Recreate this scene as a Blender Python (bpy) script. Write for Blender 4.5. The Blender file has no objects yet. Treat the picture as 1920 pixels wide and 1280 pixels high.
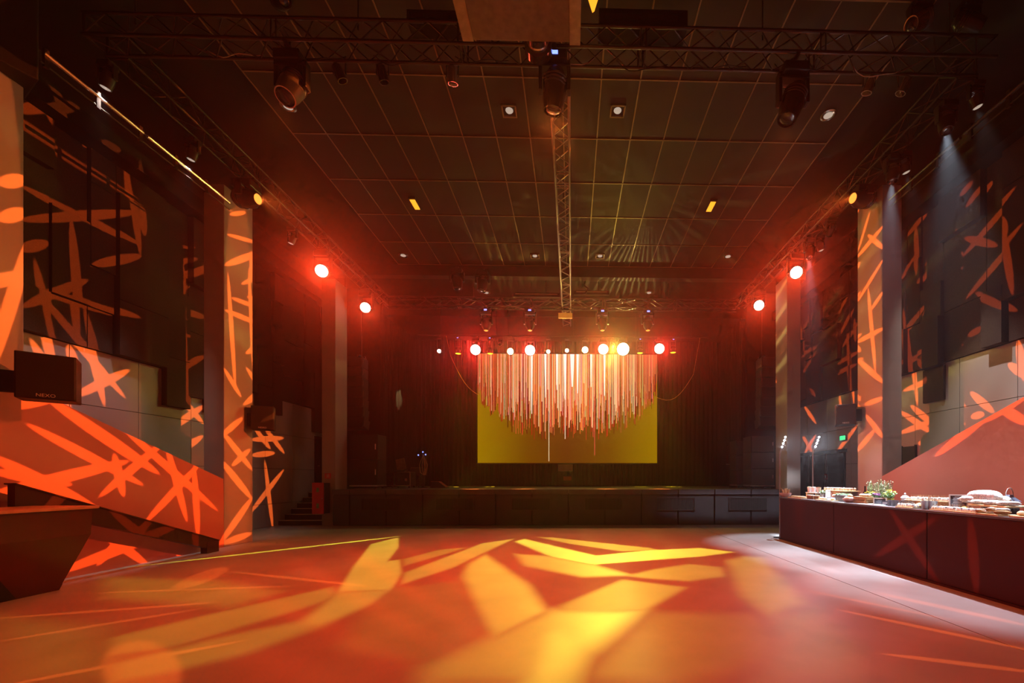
import bpy, bmesh, math, random
from mathutils import Vector, Matrix, Quaternion
R = random.Random(7)
sc = bpy.context.scene
COL = sc.collection
PI = math.pi

# ------------------------------------------------------------------ camera
F, H, TH = 800.0, 1.585, math.radians(1.4)
VX, VY = 1072.0, 897.0
PX0 = VX + F * math.tan(TH)
cam = bpy.data.objects.new('camera', bpy.data.cameras.new('camera'))
COL.objects.link(cam); sc.camera = cam
cam.location = (0, 0, H); cam.rotation_euler = (PI / 2, 0, -TH)
cam.data.sensor_width = 36.0; cam.data.lens = 36.0 * F / 1920.0
cam.data.shift_x = (960 - PX0) / 1920.0; cam.data.shift_y = (VY - 640) / 1920.0
cam.data.clip_start = .05; cam.data.clip_end = 200

def ray(x, y):
    u = (x - PX0) / F; v = (VY - y) / F
    return Vector((u * math.cos(TH) + math.sin(TH), -u * math.sin(TH) + math.cos(TH), v))
CP = Vector((0, 0, H))
def atX(x, y, X): d = ray(x, y); return CP + d * (X / d.x)
def atY(x, y, Y): d = ray(x, y); return CP + d * (Y / d.y)
def atZ(x, y, Z): d = ray(x, y); return CP + d * ((Z - H) / d.z)

# ------------------------------------------------------------------ world (thin stage haze), exposure
w = bpy.data.worlds.new('hall_air'); sc.world = w; w.use_nodes = True
nt = w.node_tree; nt.nodes.clear()
wo = nt.nodes.new('ShaderNodeOutputWorld')
bg = nt.nodes.new('ShaderNodeBackground'); bg.inputs[0].default_value = (0, 0, 0, 1); bg.inputs[1].default_value = 0
v1 = nt.nodes.new('ShaderNodeVolumeScatter'); v1.inputs['Density'].default_value = .0034; v1.inputs['Anisotropy'].default_value = .88
v2 = nt.nodes.new('ShaderNodeVolumeScatter'); v2.inputs['Density'].default_value = .0008; v2.inputs['Anisotropy'].default_value = .1
va = nt.nodes.new('ShaderNodeAddShader'); nt.links.new(v1.outputs[0], va.inputs[0]); nt.links.new(v2.outputs[0], va.inputs[1])
nt.links.new(bg.outputs[0], wo.inputs['Surface']); nt.links.new(va.outputs[0], wo.inputs['Volume'])
sc.view_settings.view_transform = 'Standard'; sc.view_settings.look = 'None'
sc.view_settings.gamma = 1; sc.view_settings.exposure = 0.0; sc.view_settings.use_curve_mapping = False
sc.cycles.max_bounces = 4; sc.cycles.diffuse_bounces = 2; sc.cycles.glossy_bounces = 2
sc.cycles.use_adaptive_sampling = True; sc.cycles.adaptive_threshold = .08; sc.cycles.adaptive_min_samples = 12; sc.cycles.light_sampling_threshold = .02
sc.cycles.transmission_bounces = 4; sc.cycles.volume_bounces = 0; sc.cycles.use_denoising = True
sc.cycles.caustics_reflective = False; sc.cycles.caustics_refractive = False

# ------------------------------------------------------------------ measured planes of the hall
XL, XR = -8.05, 7.2          # inner faces of the columns and stair parapets
WL, WR = -9.95, 9.1          # side walls
ZC = H + 8.0                 # ceiling panels
ZT = H + 7.0                 # lower chords of the trusses
TS = .34                     # truss chord spacing
STG = 14.5                   # stage front
SZ = 1.22                    # stage height
BAX, BAZ = 5.47, 1.10        # buffet bar front, height

# ------------------------------------------------------------------ materials
def mat(name, col, rough=.6, metal=0.0, var=.12, scale=6.0, bump=0.0, bscale=80.0, emit=None, es=0.0, spec=.5, coat=0.0, trans=0.0, coord='Object'):
    m = bpy.data.materials.new(name); m.use_nodes = True
    n = m.node_tree; b = n.nodes['Principled BSDF']
    b.inputs['Roughness'].default_value = rough; b.inputs['Metallic'].default_value = metal
    b.inputs['Specular IOR Level'].default_value = spec
    b.inputs['Coat Weight'].default_value = coat; b.inputs['Coat Roughness'].default_value = .25
    b.inputs['Transmission Weight'].default_value = trans
    tc = n.nodes.new('ShaderNodeTexCoord')
    nz = n.nodes.new('ShaderNodeTexNoise'); nz.inputs['Scale'].default_value = scale; nz.inputs['Detail'].default_value = 4
    n.links.new(tc.outputs[coord], nz.inputs['Vector'])
    cr = n.nodes.new('ShaderNodeValToRGB')
    c = Vector(col[:3])
    cr.color_ramp.elements[0].position = .3; cr.color_ramp.elements[1].position = .7
    cr.color_ramp.elements[0].color = (*(c * (1 - var)), 1); cr.color_ramp.elements[1].color = (*[min(1, q) for q in c * (1 + var)], 1)
    n.links.new(nz.outputs[0], cr.inputs[0]); n.links.new(cr.outputs[0], b.inputs['Base Color'])
    if bump:
        nb = n.nodes.new('ShaderNodeTexNoise'); nb.inputs['Scale'].default_value = bscale
        n.links.new(tc.outputs[coord], nb.inputs['Vector'])
        bp = n.nodes.new('ShaderNodeBump'); bp.inputs['Strength'].default_value = bump; bp.inputs['Distance'].default_value = .01
        n.links.new(nb.outputs[0], bp.inputs['Height']); n.links.new(bp.outputs[0], b.inputs['Normal'])
    if emit:
        b.inputs['Emission Color'].default_value = (*emit, 1); b.inputs['Emission Strength'].default_value = es
    return m
M = {}
def dm(k, *a, **kw): M[k] = mat(k, *a, **kw)
dm('concrete', (.42, .39, .36), .5, var=.10, scale=1.3, bump=.06, bscale=25, spec=.3)
dm('concrete_strip', (.44, .42, .40), .5, spec=.3, var=.08, scale=1.7, bump=.05, bscale=25)
dm('column_paint', (.44, .38, .33), .7, var=.04, scale=2, bump=.03)
dm('parapet_paint', (.62, .215, .135), .62, var=.04, scale=1.5, bump=.03)
dm('grey_panel', (.52, .47, .45), .55, var=.05, scale=1.2)
dm('joint_dark', (.03, .025, .02), .9)
dm('acoustic', (.075, .042, .029), .95, var=.25, scale=60, bump=.3, bscale=220)
dm('acoustic_b', (.065, .038, .027), .95, var=.25, scale=60, bump=.3, bscale=220)
dm('ceiling_panel', (.046, .024, .016), .75, var=.10, scale=2)
dm('ceiling_rail', (.34, .22, .12), .45, .3)
dm('black_void', (.012, .010, .010), .9)
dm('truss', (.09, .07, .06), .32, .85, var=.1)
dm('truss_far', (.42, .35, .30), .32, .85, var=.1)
dm('fix_black', (.018, .017, .017), .38, var=.1)
dm('fix_gloss', (.03, .028, .028), .15, var=.1, coat=.6)
dm('silver', (.62, .58, .52), .22, .9, var=.05)
dm('bracket_grey', (.55, .50, .48), .5)
dm('projector_case', (.23, .17, .09), .6, var=.2, scale=9)
dm('projector_trim', (.42, .31, .14), .5, var=.2, scale=9)
dm('stage_black', (.04, .038, .043), .5, var=.2, scale=3, bump=.05)
dm('stage_lip', (.075, .072, .08), .45, var=.2, scale=3)
dm('stage_deck', (.14, .13, .12), .45, var=.2, scale=2)
dm('vent_black', (.006, .006, .006), .8)
dm('vent_bar', (.06, .055, .055), .4, .5)
dm('curtain', (.016, .014, .010), .95, var=.2, scale=20)
dm('speaker_black', (.020, .018, .018), .55, var=.15, scale=120, bump=.25, bscale=400)
dm('speaker_grille', (.024, .021, .021), .65, var=.3, scale=300, bump=.3, bscale=500)
dm('sub_face', (.10, .09, .095), .6, var=.08, scale=40, bump=.1, bscale=300)
dm('white_mark', (.75, .75, .75), .5)
dm('bar_maroon', (.06, .006, .006), .6, var=.06, scale=2, spec=.15)
dm('bar_top', (.11, .105, .115), .3, var=.1)
dm('bar_left_face', (.07, .006, .004), .35, var=.2, scale=2, coat=.08)
dm('bar_left_trim', (.55, .30, .18), .35)
dm('beam_maroon', (.05, .011, .007), .35, var=.15, scale=2)
dm('wood', (.46, .24, .09), .55, var=.25, scale=14)
dm('wood_light', (.66, .45, .22), .55, var=.18, scale=14)
dm('bread', (.72, .50, .26), .8, var=.25, scale=40, bump=.3, bscale=60)
dm('crust', (.42, .20, .07), .75, var=.3, scale=40, bump=.3, bscale=60)
dm('cream', (.86, .80, .68), .6, var=.08, scale=30)
dm('white_food', (.88, .85, .78), .7, var=.15, scale=60, bump=.3, bscale=90)
dm('salami', (.70, .66, .62), .85, var=.45, scale=55, bump=.5, bscale=70)
dm('red_food', (.55, .08, .04), .5, var=.2)
dm('dark_food', (.10, .035, .02), .5, var=.3)
dm('porcelain', (.85, .83, .80), .2)
dm('bowl_pink', (.75, .36, .28), .35)
dm('zinc', (.48, .53, .58), .35, .7, var=.15)
dm('leaf', (.16, .33, .12), .6, var=.3, scale=12)
dm('leaf_pale', (.34, .45, .24), .6, var=.25, scale=12)
dm('yellow_petal', (.85, .62, .03), .6)
dm('purple_petal', (.30, .05, .28), .6)
dm('yellow_pot', (.62, .66, .06), .4)
dm('terracotta', (.42, .10, .05), .6)
dm('chalkboard', (.06, .055, .07), .7)
dm('frame_wood', (.66, .47, .38), .5)
dm('paper', (.82, .82, .80), .7)
dm('bottle', (.012, .016, .012), .08, coat=.8)
dm('glass', (.9, .92, .95), .04, trans=.85, var=0)
dm('jar_brown', (.22, .08, .03), .15, coat=.5)
dm('lantern', (.19, .22, .30), .4, .5)
dm('red_cabinet', (.62, .015, .02), .35, coat=.3)
dm('black_door', (.008, .008, .008), .5)
dm('door_glass', (.035, .028, .018), .12, coat=.5)
dm('alu', (.5, .5, .52), .3, .8)
dm('step_nosing', (.55, .50, .42), .5)
dm('step_dark', (.03, .025, .022), .8)
dm('case_black', (.03, .03, .03), .5)
dm('dark_lens', (.02, .02, .03), .05, coat=1)
dm('cable', (.03, .025, .02), .6)
dm('orange_box', (.55, .22, .04), .5, emit=(1, .35, .04), es=.35)
def emi(k, col, s):
    M[k] = mat(k, (.02, .02, .02), .5, emit=col, es=s)
emi('lens_red', (1.0, .62, .5), 14.0)
emi('lens_hot', (1.0, .72, .55), 14.0)
emi('lens_orange', (1.0, .24, .03), 2.4)
emi('lens_yellow', (1.0, .93, .45), 14.0)
emi('lens_white', (1.0, .95, .85), 16.0)
emi('lens_gold', (1.0, .75, .03), 2.2)
emi('led_blue', (.15, .22, 1.0), 3.0)
emi('led_cool', (.75, .85, 1.0), 12.0)
emi('down_glow', (1.0, .78, .6), .45)
emi('amber_glow', (1.0, .36, .02), 1.6)
emi('green_exit', (.05, .9, .3), 1.2)

# ------------------------------------------------------------------ mesh builder
class MB:
    def __init__(s): s.v = []; s.f = []
    def add(s, vs, fs):
        o = len(s.v); s.v += [tuple(q) for q in vs]; s.f += [tuple(i + o for i in q) for q in fs]; return s
    def box(s, c, d, rz=0, top=None, M4=None):
        hx, hy, hz = d[0] / 2, d[1] / 2, d[2] / 2
        tx, ty = top if top else (1, 1)
        vs = []
        for z in (-1, 1):
            kx, ky = (tx, ty) if z > 0 else (1, 1)
            for x, y in ((-1, -1), (1, -1), (1, 1), (-1, 1)): vs.append(Vector((x * hx * kx, y * hy * ky, z * hz)))
        m = M4 if M4 else Matrix.Rotation(rz, 4, 'Z')
        vs = [Vector(c) + (m @ q) for q in vs]
        return s.add(vs, [(0, 3, 2, 1), (4, 5, 6, 7), (0, 1, 5, 4), (1, 2, 6, 5), (2, 3, 7, 6), (3, 0, 4, 7)])
    def bb(s, a, b): return s.box([(a[i] + b[i]) / 2 for i in range(3)], [abs(b[i] - a[i]) for i in range(3)])
    def tube(s, p, q, r, n=8, r2=None):
        p = Vector(p); q = Vector(q); d = (q - p)
        if d.length < 1e-6: return s
        rot = d.to_track_quat('Z', 'Y'); r2 = r if r2 is None else r2
        vs = []
        for k, (o, rr) in enumerate(((p, r), (q, r2))):
            for i in range(n):
                a = 2 * PI * i / n; vs.append(o + rot @ Vector((rr * math.cos(a), rr * math.sin(a), 0)))
        fs = [(i, (i + 1) % n, n + (i + 1) % n, n + i) for i in range(n)] + [tuple(range(n - 1, -1, -1)), tuple(range(n, 2 * n))]
        return s.add(vs, fs)
    def path(s, pts, r, n=6):
        for a, b in zip(pts[:-1], pts[1:]): s.tube(a, b, r, n)
        return s
    def lathe(s, prof, n=16, o=(0, 0, 0), q=None):
        q = q or Quaternion(); o = Vector(o); vs = []
        for r, z in prof:
            for i in range(n):
                a = 2 * PI * i / n; vs.append(o + q @ Vector((r * math.cos(a), r * math.sin(a), z)))
        fs = []
        for k in range(len(prof) - 1):
            for i in range(n):
                j = (i + 1) % n; fs.append((k * n + i, k * n + j, (k + 1) * n + j, (k + 1) * n + i))
        if prof[0][0] > 1e-5: fs.append(tuple(range(n - 1, -1, -1)))
        if prof[-1][0] > 1e-5: fs.append(tuple((len(prof) - 1) * n + i for i in range(n)))
        return s.add(vs, fs)
    def ball(s, c, r, n=10, m=6, rz=0, squash=None):
        r = (r, r, r) if isinstance(r, (int, float)) else r
        mr = Matrix.Rotation(rz, 3, 'Z'); vs = []; c = Vector(c)
        for k in range(m + 1):
            t = PI * k / m
            for i in range(n):
                a = 2 * PI * i / n
                vs.append(c + mr @ Vector((r[0] * math.sin(t) * math.cos(a), r[1] * math.sin(t) * math.sin(a), r[2] * math.cos(t))))
        fs = [(k * n + i, (k + 1) * n + i, (k + 1) * n + (i + 1) % n, k * n + (i + 1) % n) for k in range(m) for i in range(n)]
        return s.add(vs, fs)
    def prism(s, poly, a, b, axis):            # poly: 2-D points, extruded along axis from a to b
        def P(u, v, t): return {'x': (t, u, v), 'y': (u, t, v), 'z': (u, v, t)}[axis]
        n = len(poly); vs = [P(*q, a) for q in poly] + [P(*q, b) for q in poly]
        fs = [(i, (i + 1) % n, n + (i + 1) % n, n + i) for i in range(n)] + [tuple(range(n - 1, -1, -1)), tuple(range(n, 2 * n))]
        return s.add(vs, fs)
    def mesh(s, name, m, smooth=False, bevel=0):
        me = bpy.data.meshes.new(name); me.from_pydata(s.v, [], s.f)
        bm = bmesh.new(); bm.from_mesh(me)
        if smooth: bmesh.ops.remove_doubles(bm, verts=bm.verts, dist=1e-5)
        bmesh.ops.recalc_face_normals(bm, faces=bm.faces)
        if bevel: bmesh.ops.bevel(bm, geom=list(bm.edges), offset=bevel, segments=2, affect='EDGES', profile=.5)
        bm.to_mesh(me); bm.free()
        me.materials.append(M[m])
        if smooth:
            for p in me.polygons: p.use_smooth = True
            me.set_sharp_from_angle(angle=math.radians(38))
        return me
    def build(s, name, m, parent=None, smooth=False, bevel=0):
        return link(name, s.mesh(name, m, smooth, bevel), parent)
def link(name, me, parent=None, loc=(0, 0, 0), rz=0):
    o = bpy.data.objects.new(name, me); COL.objects.link(o); o.location = loc; o.rotation_euler = (0, 0, rz)
    if parent: o.parent = parent
    return o
def tag(o, label=None, cat=None, group=None, kind=None):
    if label: o['label'] = label
    if cat: o['category'] = cat
    if group: o['group'] = group
    if kind: o['kind'] = kind
    return o
def thing(name, loc, label, cat, group=None, rz=0, kind=None):
    o = bpy.data.objects.new(name, None); COL.objects.link(o); o.location = loc; o.rotation_euler = (0, 0, rz)
    o.empty_display_size = .1
    return tag(o, label, cat, group, kind)
def copy_tree(o, loc=None, parent=None, rz=None):
    c = o.copy(); COL.objects.link(c); c.parent = parent
    if loc is not None: c.location = loc
    if rz is not None: c.rotation_euler = (0, 0, rz)
    for ch in list(o.children): copy_tree(ch, parent=c)
    return c

# ------------------------------------------------------------------ lamps (each belongs to a fixture)
def spot(name, L, aim, col, W, deg=40, blend=.3, rad=.06, parent=None, off=(0, 0, 0)):
    l = bpy.data.lights.new(name, 'SPOT'); l.energy = W; l.color = col; l.spot_size = math.radians(deg); l.spot_blend = blend
    l.shadow_soft_size = rad
    o = bpy.data.objects.new(name, l); COL.objects.link(o)
    o.location = Vector(L) - (Vector(parent.location) if parent else Vector())
    o.rotation_euler = (Vector(aim) - Vector(L)).to_track_quat('-Z', 'Y').to_euler()
    if parent: o.parent = parent
    return o
def lamp_nodes(o):
    l = o.data; l.use_nodes = True; n = l.node_tree
    return n, [x for x in n.nodes if x.type == 'EMISSION'][0]
def vm(n, op, a=None, b=None, k=None):
    x = n.nodes.new('ShaderNodeVectorMath'); x.operation = op
    for i, s in enumerate((a, b)):
        if s is None: continue
        if isinstance(s, (tuple, Vector)): x.inputs[i].default_value = s
        else: n.links.new(s, x.inputs[i])
    return x.outputs['Value'] if op in ('DOT_PRODUCT', 'LENGTH') else x.outputs[0]
def mm(n, op, a, b=None, c=None):
    x = n.nodes.new('ShaderNodeMath'); x.operation = op
    for i, s in enumerate((a, b, c)):
        if s is None: continue
        if isinstance(s, (int, float)): x.inputs[i].default_value = s
        else: n.links.new(s, x.inputs[i])
    return x.outputs[0]
def gobo(o, P0, U, V, groups, base=0.0):
    """groups: list of (weight, softness, [(p3d_a, p3d_b, half_width)]); the bars are a stencil in front of the lamp,
    written where they fall on the plane P0 + u U + v V."""
    L = Vector(o.location) + (Vector(o.parent.location) if o.parent else Vector())
    P0, U, V = Vector(P0), Vector(U), Vector(V); N = U.cross(V)
    n, em = lamp_nodes(o)
    d = n.nodes.new('ShaderNodeNewGeometry').outputs['Normal']
    t = mm(n, 'DIVIDE', (P0 - L).dot(N), vm(n, 'DOT_PRODUCT', d, tuple(N)))
    u = mm(n, 'MULTIPLY_ADD', t, vm(n, 'DOT_PRODUCT', d, tuple(U)), (L - P0).dot(U))
    v = mm(n, 'MULTIPLY_ADD', t, vm(n, 'DOT_PRODUCT', d, tuple(V)), (L - P0).dot(V))
    c = n.nodes.new('ShaderNodeCombineXYZ'); n.links.new(u, c.inputs[0]); n.links.new(v, c.inputs[1])
    def proj(p):
        q = Vector(p) - L; k = (P0 - L).dot(N) / q.dot(N); w_ = L + q * k - P0
        return w_.dot(U), w_.dot(V), k
    total = base
    for wgt, soft, bars in groups:
        acc = None
        for a, b, hw in bars:
            ua, va, ka = proj(a); ub, vb, kb = proj(b)
            mp = n.nodes.new('ShaderNodeMapping'); mp.vector_type = 'TEXTURE'
            mp.inputs['Location'].default_value = ((ua + ub) / 2, (va + vb) / 2, 0)
            mp.inputs['Rotation'].default_value = (0, 0, math.atan2(vb - va, ub - ua))
            mp.inputs['Scale'].default_value = (max(.02, math.hypot(ub - ua, vb - va) / 2 * 1.14), hw * (ka + kb) / 2, 1)
            n.links.new(c.outputs[0], mp.inputs['Vector'])
            ln = vm(n, 'LENGTH', mp.outputs[0])
            acc = ln if acc is None else mm(n, 'MINIMUM', acc, ln)
        mr = n.nodes.new('ShaderNodeMapRange'); mr.interpolation_type = 'SMOOTHSTEP'
        mr.inputs['From Min'].default_value = 1.0; mr.inputs['From Max'].default_value = 1.0 - soft
        mr.inputs['To Min'].default_value = 0; mr.inputs['To Max'].default_value = wgt
        n.links.new(acc, mr.inputs['Value'])
        total = mm(n, 'ADD', total, mr.outputs[0]) if not (isinstance(total, float) and total == 0.0) else mr.outputs[0]
    n.links.new(total, em.inputs['Strength'])
def poly_gobo(o, polys, base=0.0):
    """stencil of soft straight-edged leaf shapes, written where they fall on the floor: (weight, softness, [floor points])"""
    L = Vector(o.location) + (Vector(o.parent.location) if o.parent else Vector())
    n, em = lamp_nodes(o)
    s = n.nodes.new('ShaderNodeSeparateXYZ'); n.links.new(n.nodes.new('ShaderNodeNewGeometry').outputs['Normal'], s.inputs[0])
    t = mm(n, 'DIVIDE', -L.z, s.outputs[2])
    c = n.nodes.new('ShaderNodeCombineXYZ'); c.inputs[2].default_value = 1.0
    n.links.new(mm(n, 'MULTIPLY_ADD', t, s.outputs[0], L.x), c.inputs[0]); n.links.new(mm(n, 'MULTIPLY_ADD', t, s.outputs[1], L.y), c.inputs[1])
    tot = base
    for wgt, soft, pts in polys:
        pts = [Vector((p.x, p.y)) for p in pts]; ctr = sum(pts, Vector((0, 0))) / len(pts); acc = None
        for a, b in zip(pts, pts[1:] + pts[:1]):
            e = b - a
            if e.length < 1e-4: continue
            nn = Vector((e.y, -e.x)) / e.length
            if nn.dot(ctr - a) > 0: nn = -nn
            d = vm(n, 'DOT_PRODUCT', c.outputs[0], (nn.x, nn.y, -nn.dot(a)))
            acc = d if acc is None else mm(n, 'MAXIMUM', acc, d)
        mr = n.nodes.new('ShaderNodeMapRange'); mr.interpolation_type = 'SMOOTHSTEP'
        mr.inputs['From Min'].default_value = soft; mr.inputs['From Max'].default_value = -soft
        mr.inputs['To Min'].default_value = 0; mr.inputs['To Max'].default_value = wgt
        n.links.new(acc, mr.inputs['Value'])
        tot = mm(n, 'MAXIMUM', tot, mr.outputs[0])
    n.links.new(tot, em.inputs['Strength'])
def star(o, k=22, lo=.12, seed=0.0, sharp=9.0):
    """strength varied by angle for starburst rays: narrow fans of light round the axis"""
    n, em = lamp_nodes(o)
    s = n.nodes.new('ShaderNodeSeparateXYZ'); n.links.new(n.nodes.new('ShaderNodeTexCoord').outputs['Normal'], s.inputs[0])
    a = mm(n, 'ARCTAN2', s.outputs[1], s.outputs[0])
    w1 = mm(n, 'POWER', mm(n, 'ABSOLUTE', mm(n, 'SINE', mm(n, 'MULTIPLY_ADD', a, k / 2, seed))), sharp)
    w2 = mm(n, 'MULTIPLY_ADD', mm(n, 'SINE', mm(n, 'MULTIPLY_ADD', a, 3.0, seed * 2)), .35, .65)
    n.links.new(mm(n, 'MULTIPLY_ADD', mm(n, 'MULTIPLY', w1, w2), 1 - lo, lo), em.inputs['Strength'])

# ================================================================== SETTING
def setting(name, label, cat, loc=(0, 0, 0)):
    return thing(name, loc, label, cat, kind='structure')
# floor: main slab and a separate slab strip along the bar
fl = MB().bb((-12, -5, -.2), (4.15, 24, 0)).build('floor', 'concrete'); tag(fl, 'smooth grey concrete dance floor in the middle of the hall', 'floor', kind='structure')
fs_ = MB().bb((4.165, -5, -.2), (12, 24, .0)).build('floor_strip', 'concrete_strip', fl)
MB().bb((4.15, -5, -.2), (4.165, 24, -.006)).build('floor_joint', 'joint_dark', fl)

# ceiling: slab, a grid of dark panels, thin pale rails between them
ce = MB().bb((-12, -5, ZC + .06), (12, 24, ZC + .3)).build('ceiling', 'black_void'); tag(ce, 'dark panelled ceiling with a grid of thin pale rails', 'ceiling', kind='structure')
GX, GY, GX0, GY0 = .785, 1.51, -.19, 8.53
pan = MB().box((0, 0, 0), (GX - .03, GY - .03, .05)).mesh('ceiling_panel', 'ceiling_panel')
xs = [GX0 + GX * k for k in range(-8, 9)]; ys = [GY0 + GY * k for k in range(-3, 6)]
for a in xs[:-1]:
    for b in ys[:-1]:
        link('ceiling_panel', pan, ce, (a + GX / 2, b + GY / 2, ZC + .03 + R.uniform(-.002, .002)))
rl = MB().box((0, 0, 0), (.026, ys[-1] - ys[0], .03)).mesh('ceiling_rail', 'ceiling_rail')
for a in xs: link('ceiling_rail', rl, ce, (a, (ys[0] + ys[-1]) / 2, ZC + .008))
rc = MB().box((0, 0, 0), (xs[-1] - xs[0], .026, .03)).mesh('ceiling_cross_rail', 'ceiling_rail')
for b in ys: link('ceiling_cross_rail', rc, ce, ((xs[0] + xs[-1]) / 2, b, ZC + .004))
# lowered bulkhead over the stage opening
MB().bb((-9, 16.2, ZC - .35), (9, 16.5, ZC + .06)).build('bulkhead', 'ceiling_panel', ce)

# side walls: pale panels low, staggered dark acoustic blocks above
def side_wall(sgn, W, name, y0, step, zj, label):
    wl = MB().bb((W + sgn * .05, -5, 0), (W + sgn * .3, 24, ZC + .06)).build(name, 'joint_dark'); tag(wl, label, 'wall', kind='structure')
    zs = [0, zj - 2.35, zj - 1.18, zj, zj + 1.16]
    meshes = {}
    k0 = int((3.0 - y0) / step) - 1
    for k in range(k0, k0 + 12):
        ya = y0 + k * step
        for z0, z1 in zip(zs[:-1], zs[1:]):
            h = round(z1 - z0, 3)
            if h not in meshes: meshes[h] = MB().box((0, 0, 0), (.05, step - .012, h - .012)).mesh('wall_panel', 'grey_panel')
            link('wall_panel', meshes[h], wl, (W + sgn * .025, ya + step / 2, (z0 + z1) / 2))
    rr = random.Random(3 if sgn < 0 else 11)
    y = 3.0; widths = [.62, .46, 1.08, .62, .46, .84, .30, .62]
    i = 0
    while y < 18.2:
        wd = widths[i % len(widths)] * (1.06 if sgn < 0 else 1.0); i += 1
        z = zs[-1] + rr.choice([0, 0, 0, .0, -.55, -.9, .25] if (y > 9.0) else [0, 0, .0, .25 if sgn > 0 else 0])
        while z < 8.30:
            z1 = min(8.35, z + rr.choice([.85, 1.2, 1.7, 2.3]))
            if 8.35 - z1 < .45: z1 = 8.35
            t = rr.choice([.06, .09, .13, .2])
            MB().bb((W, y + .008, z + .008), (W - sgn * t, y + wd - .008, z1 - .008)).build('acoustic_panel', rr.choice(['acoustic', 'acoustic', 'acoustic_b']), wl)
            z = z1
        y += wd
    MB().bb((W, 2, 8.37), (W - sgn * .45, 18.5, 8.75)).build('wall_top_beam', 'black_void', wl)
    return wl
wl = side_wall(-1, WL, 'wall_left', 8.70, 1.35, 3.10, 'left side wall with pale grey panels under staggered black acoustic blocks')
wr = side_wall(1, WR, 'wall_right', 8.49, 1.30, 3.25, 'right side wall with pale grey panels under staggered black acoustic blocks')
wb = MB().bb((-12, 21.3, 0), (12, 21.6, ZC + .06)).build('wall_back', 'black_void'); tag(wb, 'black wall behind the stage curtain', 'wall', kind='structure')
wf = MB().bb((-12, -5.3, 0), (12, -5, ZC + .06)).build('wall_front', 'grey_panel'); tag(wf, 'hall wall behind the viewer', 'wall', kind='structure')

# columns
def column(X0, X1, Y0, Y1, label, z1=8.4):
    o = MB().bb((X0, Y0, 0), (X1, Y1, z1)).build('column', 'column_paint', bevel=.012); tag(o, label, 'column', 'square painted columns along the hall sides', 'structure'); return o
CW = .46
column(XL - CW, XL, 5.55, 6.47, 'painted column at the far left edge with the large wall loudspeaker')
column(XL - CW, XL, 10.08, 10.97, 'tall painted column left of the dance floor, beside the sloping stair wall')
column(XL - CW, XL, 14.74, 15.5, 'far painted column left of the stage with the red fire cabinet')
column(XR, XR + CW, 9.72, 10.58, 'tall painted column right of the dance floor, behind the buffet')
column(XR, XR + CW, 14.1, 14.9, 'far painted column right of the stage beside the hanging loudspeakers')

# sloping stair parapets
pa = atX(40, 720, XL); pb = atX(415, 896, XL)
def para(X0, X1, p1, p2, ycol0, ycol1, label, under=None):
    k = (p1.z - p2.z) / (p2.y - p1.y)
    zc = p2.z
    poly = [(-2, 0), (ycol1, 0), (ycol1, zc - .55), (ycol0, zc - k * (ycol0 - p2.y))]
    yn = 1.5
    poly += [(yn, p1.z + k * (p1.y - yn)), (-2, p1.z + k * (p1.y - yn))]
    if under:
        y1, z1 = under
        poly = [(y1, 0)] + poly[1:] + [(-2, z1 + k * (y1 + 2)), (y1, z1)]
    o = MB().prism(poly, X0, X1, 'x').build('stair_wall', 'parapet_paint'); tag(o, label, 'stair wall', kind='structure'); return o
para(XL - .14, XL + .003, pa, pb, 10.06, 10.07, 'red painted sloping stair wall on the left side, striped with orange light')
qa = atX(1920, 744, XR); qb = atX(1657, 891, XR)
u1 = atX(1870, 924, XR - .02)
para(XR - .003, XR + .14, qa, qb, 9.73, 9.74, 'salmon painted sloping stair wall behind the buffet')
# raked floor behind the parapets (stair flights)
for sgn, X0, X1, p1, p2 in ((-1, WL, XL - .14, pa, pb), (1, XR + .14, WR, qa, qb)):
    k = (p1.z - p2.z) / (p2.y - p1.y)
    st = setting('stair_flight', 'dark stair flight rising behind the %s sloping stair wall' % ('left' if sgn < 0 else 'right'), 'stairs')
    y = p2.y + .6
    for i in range(14):
        z = .17 * (i + 1)
        MB().bb((X0, y - .28 / max(.3, k) * .3 * 2, 0), (X1, y, z)).build('step', 'step_dark', st); y -= .17 / k
# sloping maroon beam standing before the left stair wall
b0 = atX(28, 908, XL + .33); b1 = atX(410, 1013, XL + .33)
bz = .30
poly = [(b0.y, b0.z - .32), (b0.y, b0.z), (b1.y, b1.z), (b1.y, 0), (b1.y - .28, 0), (b1.y - .28, b1.z - .10 + .05)]
bo = thing('ramp_beam', (0, 0, 0), 'dark maroon sloping beam running down along the left stair wall to the floor', 'beam')
MB().prism([(b0.y, b0.z - .32), (b0.y, b0.z), (b1.y, b1.z), (b1.y, b1.z - .22)], XL + .23, XL + .33, 'x').build('rail_plank', 'beam_maroon', bo)
MB().bb((XL + .2, b1.y - .3, 0), (XL + .335, b1.y + .002, b1.z)).build('foot_post', 'beam_maroon', bo)
MB().prism([(b0.y, b0.z), (b0.y, b0.z + .02), (b1.y, b1.z + .02), (b1.y, b1.z)], XL + .18, XL + .345, 'x').build('cap', 'beam_maroon', bo)

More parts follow.
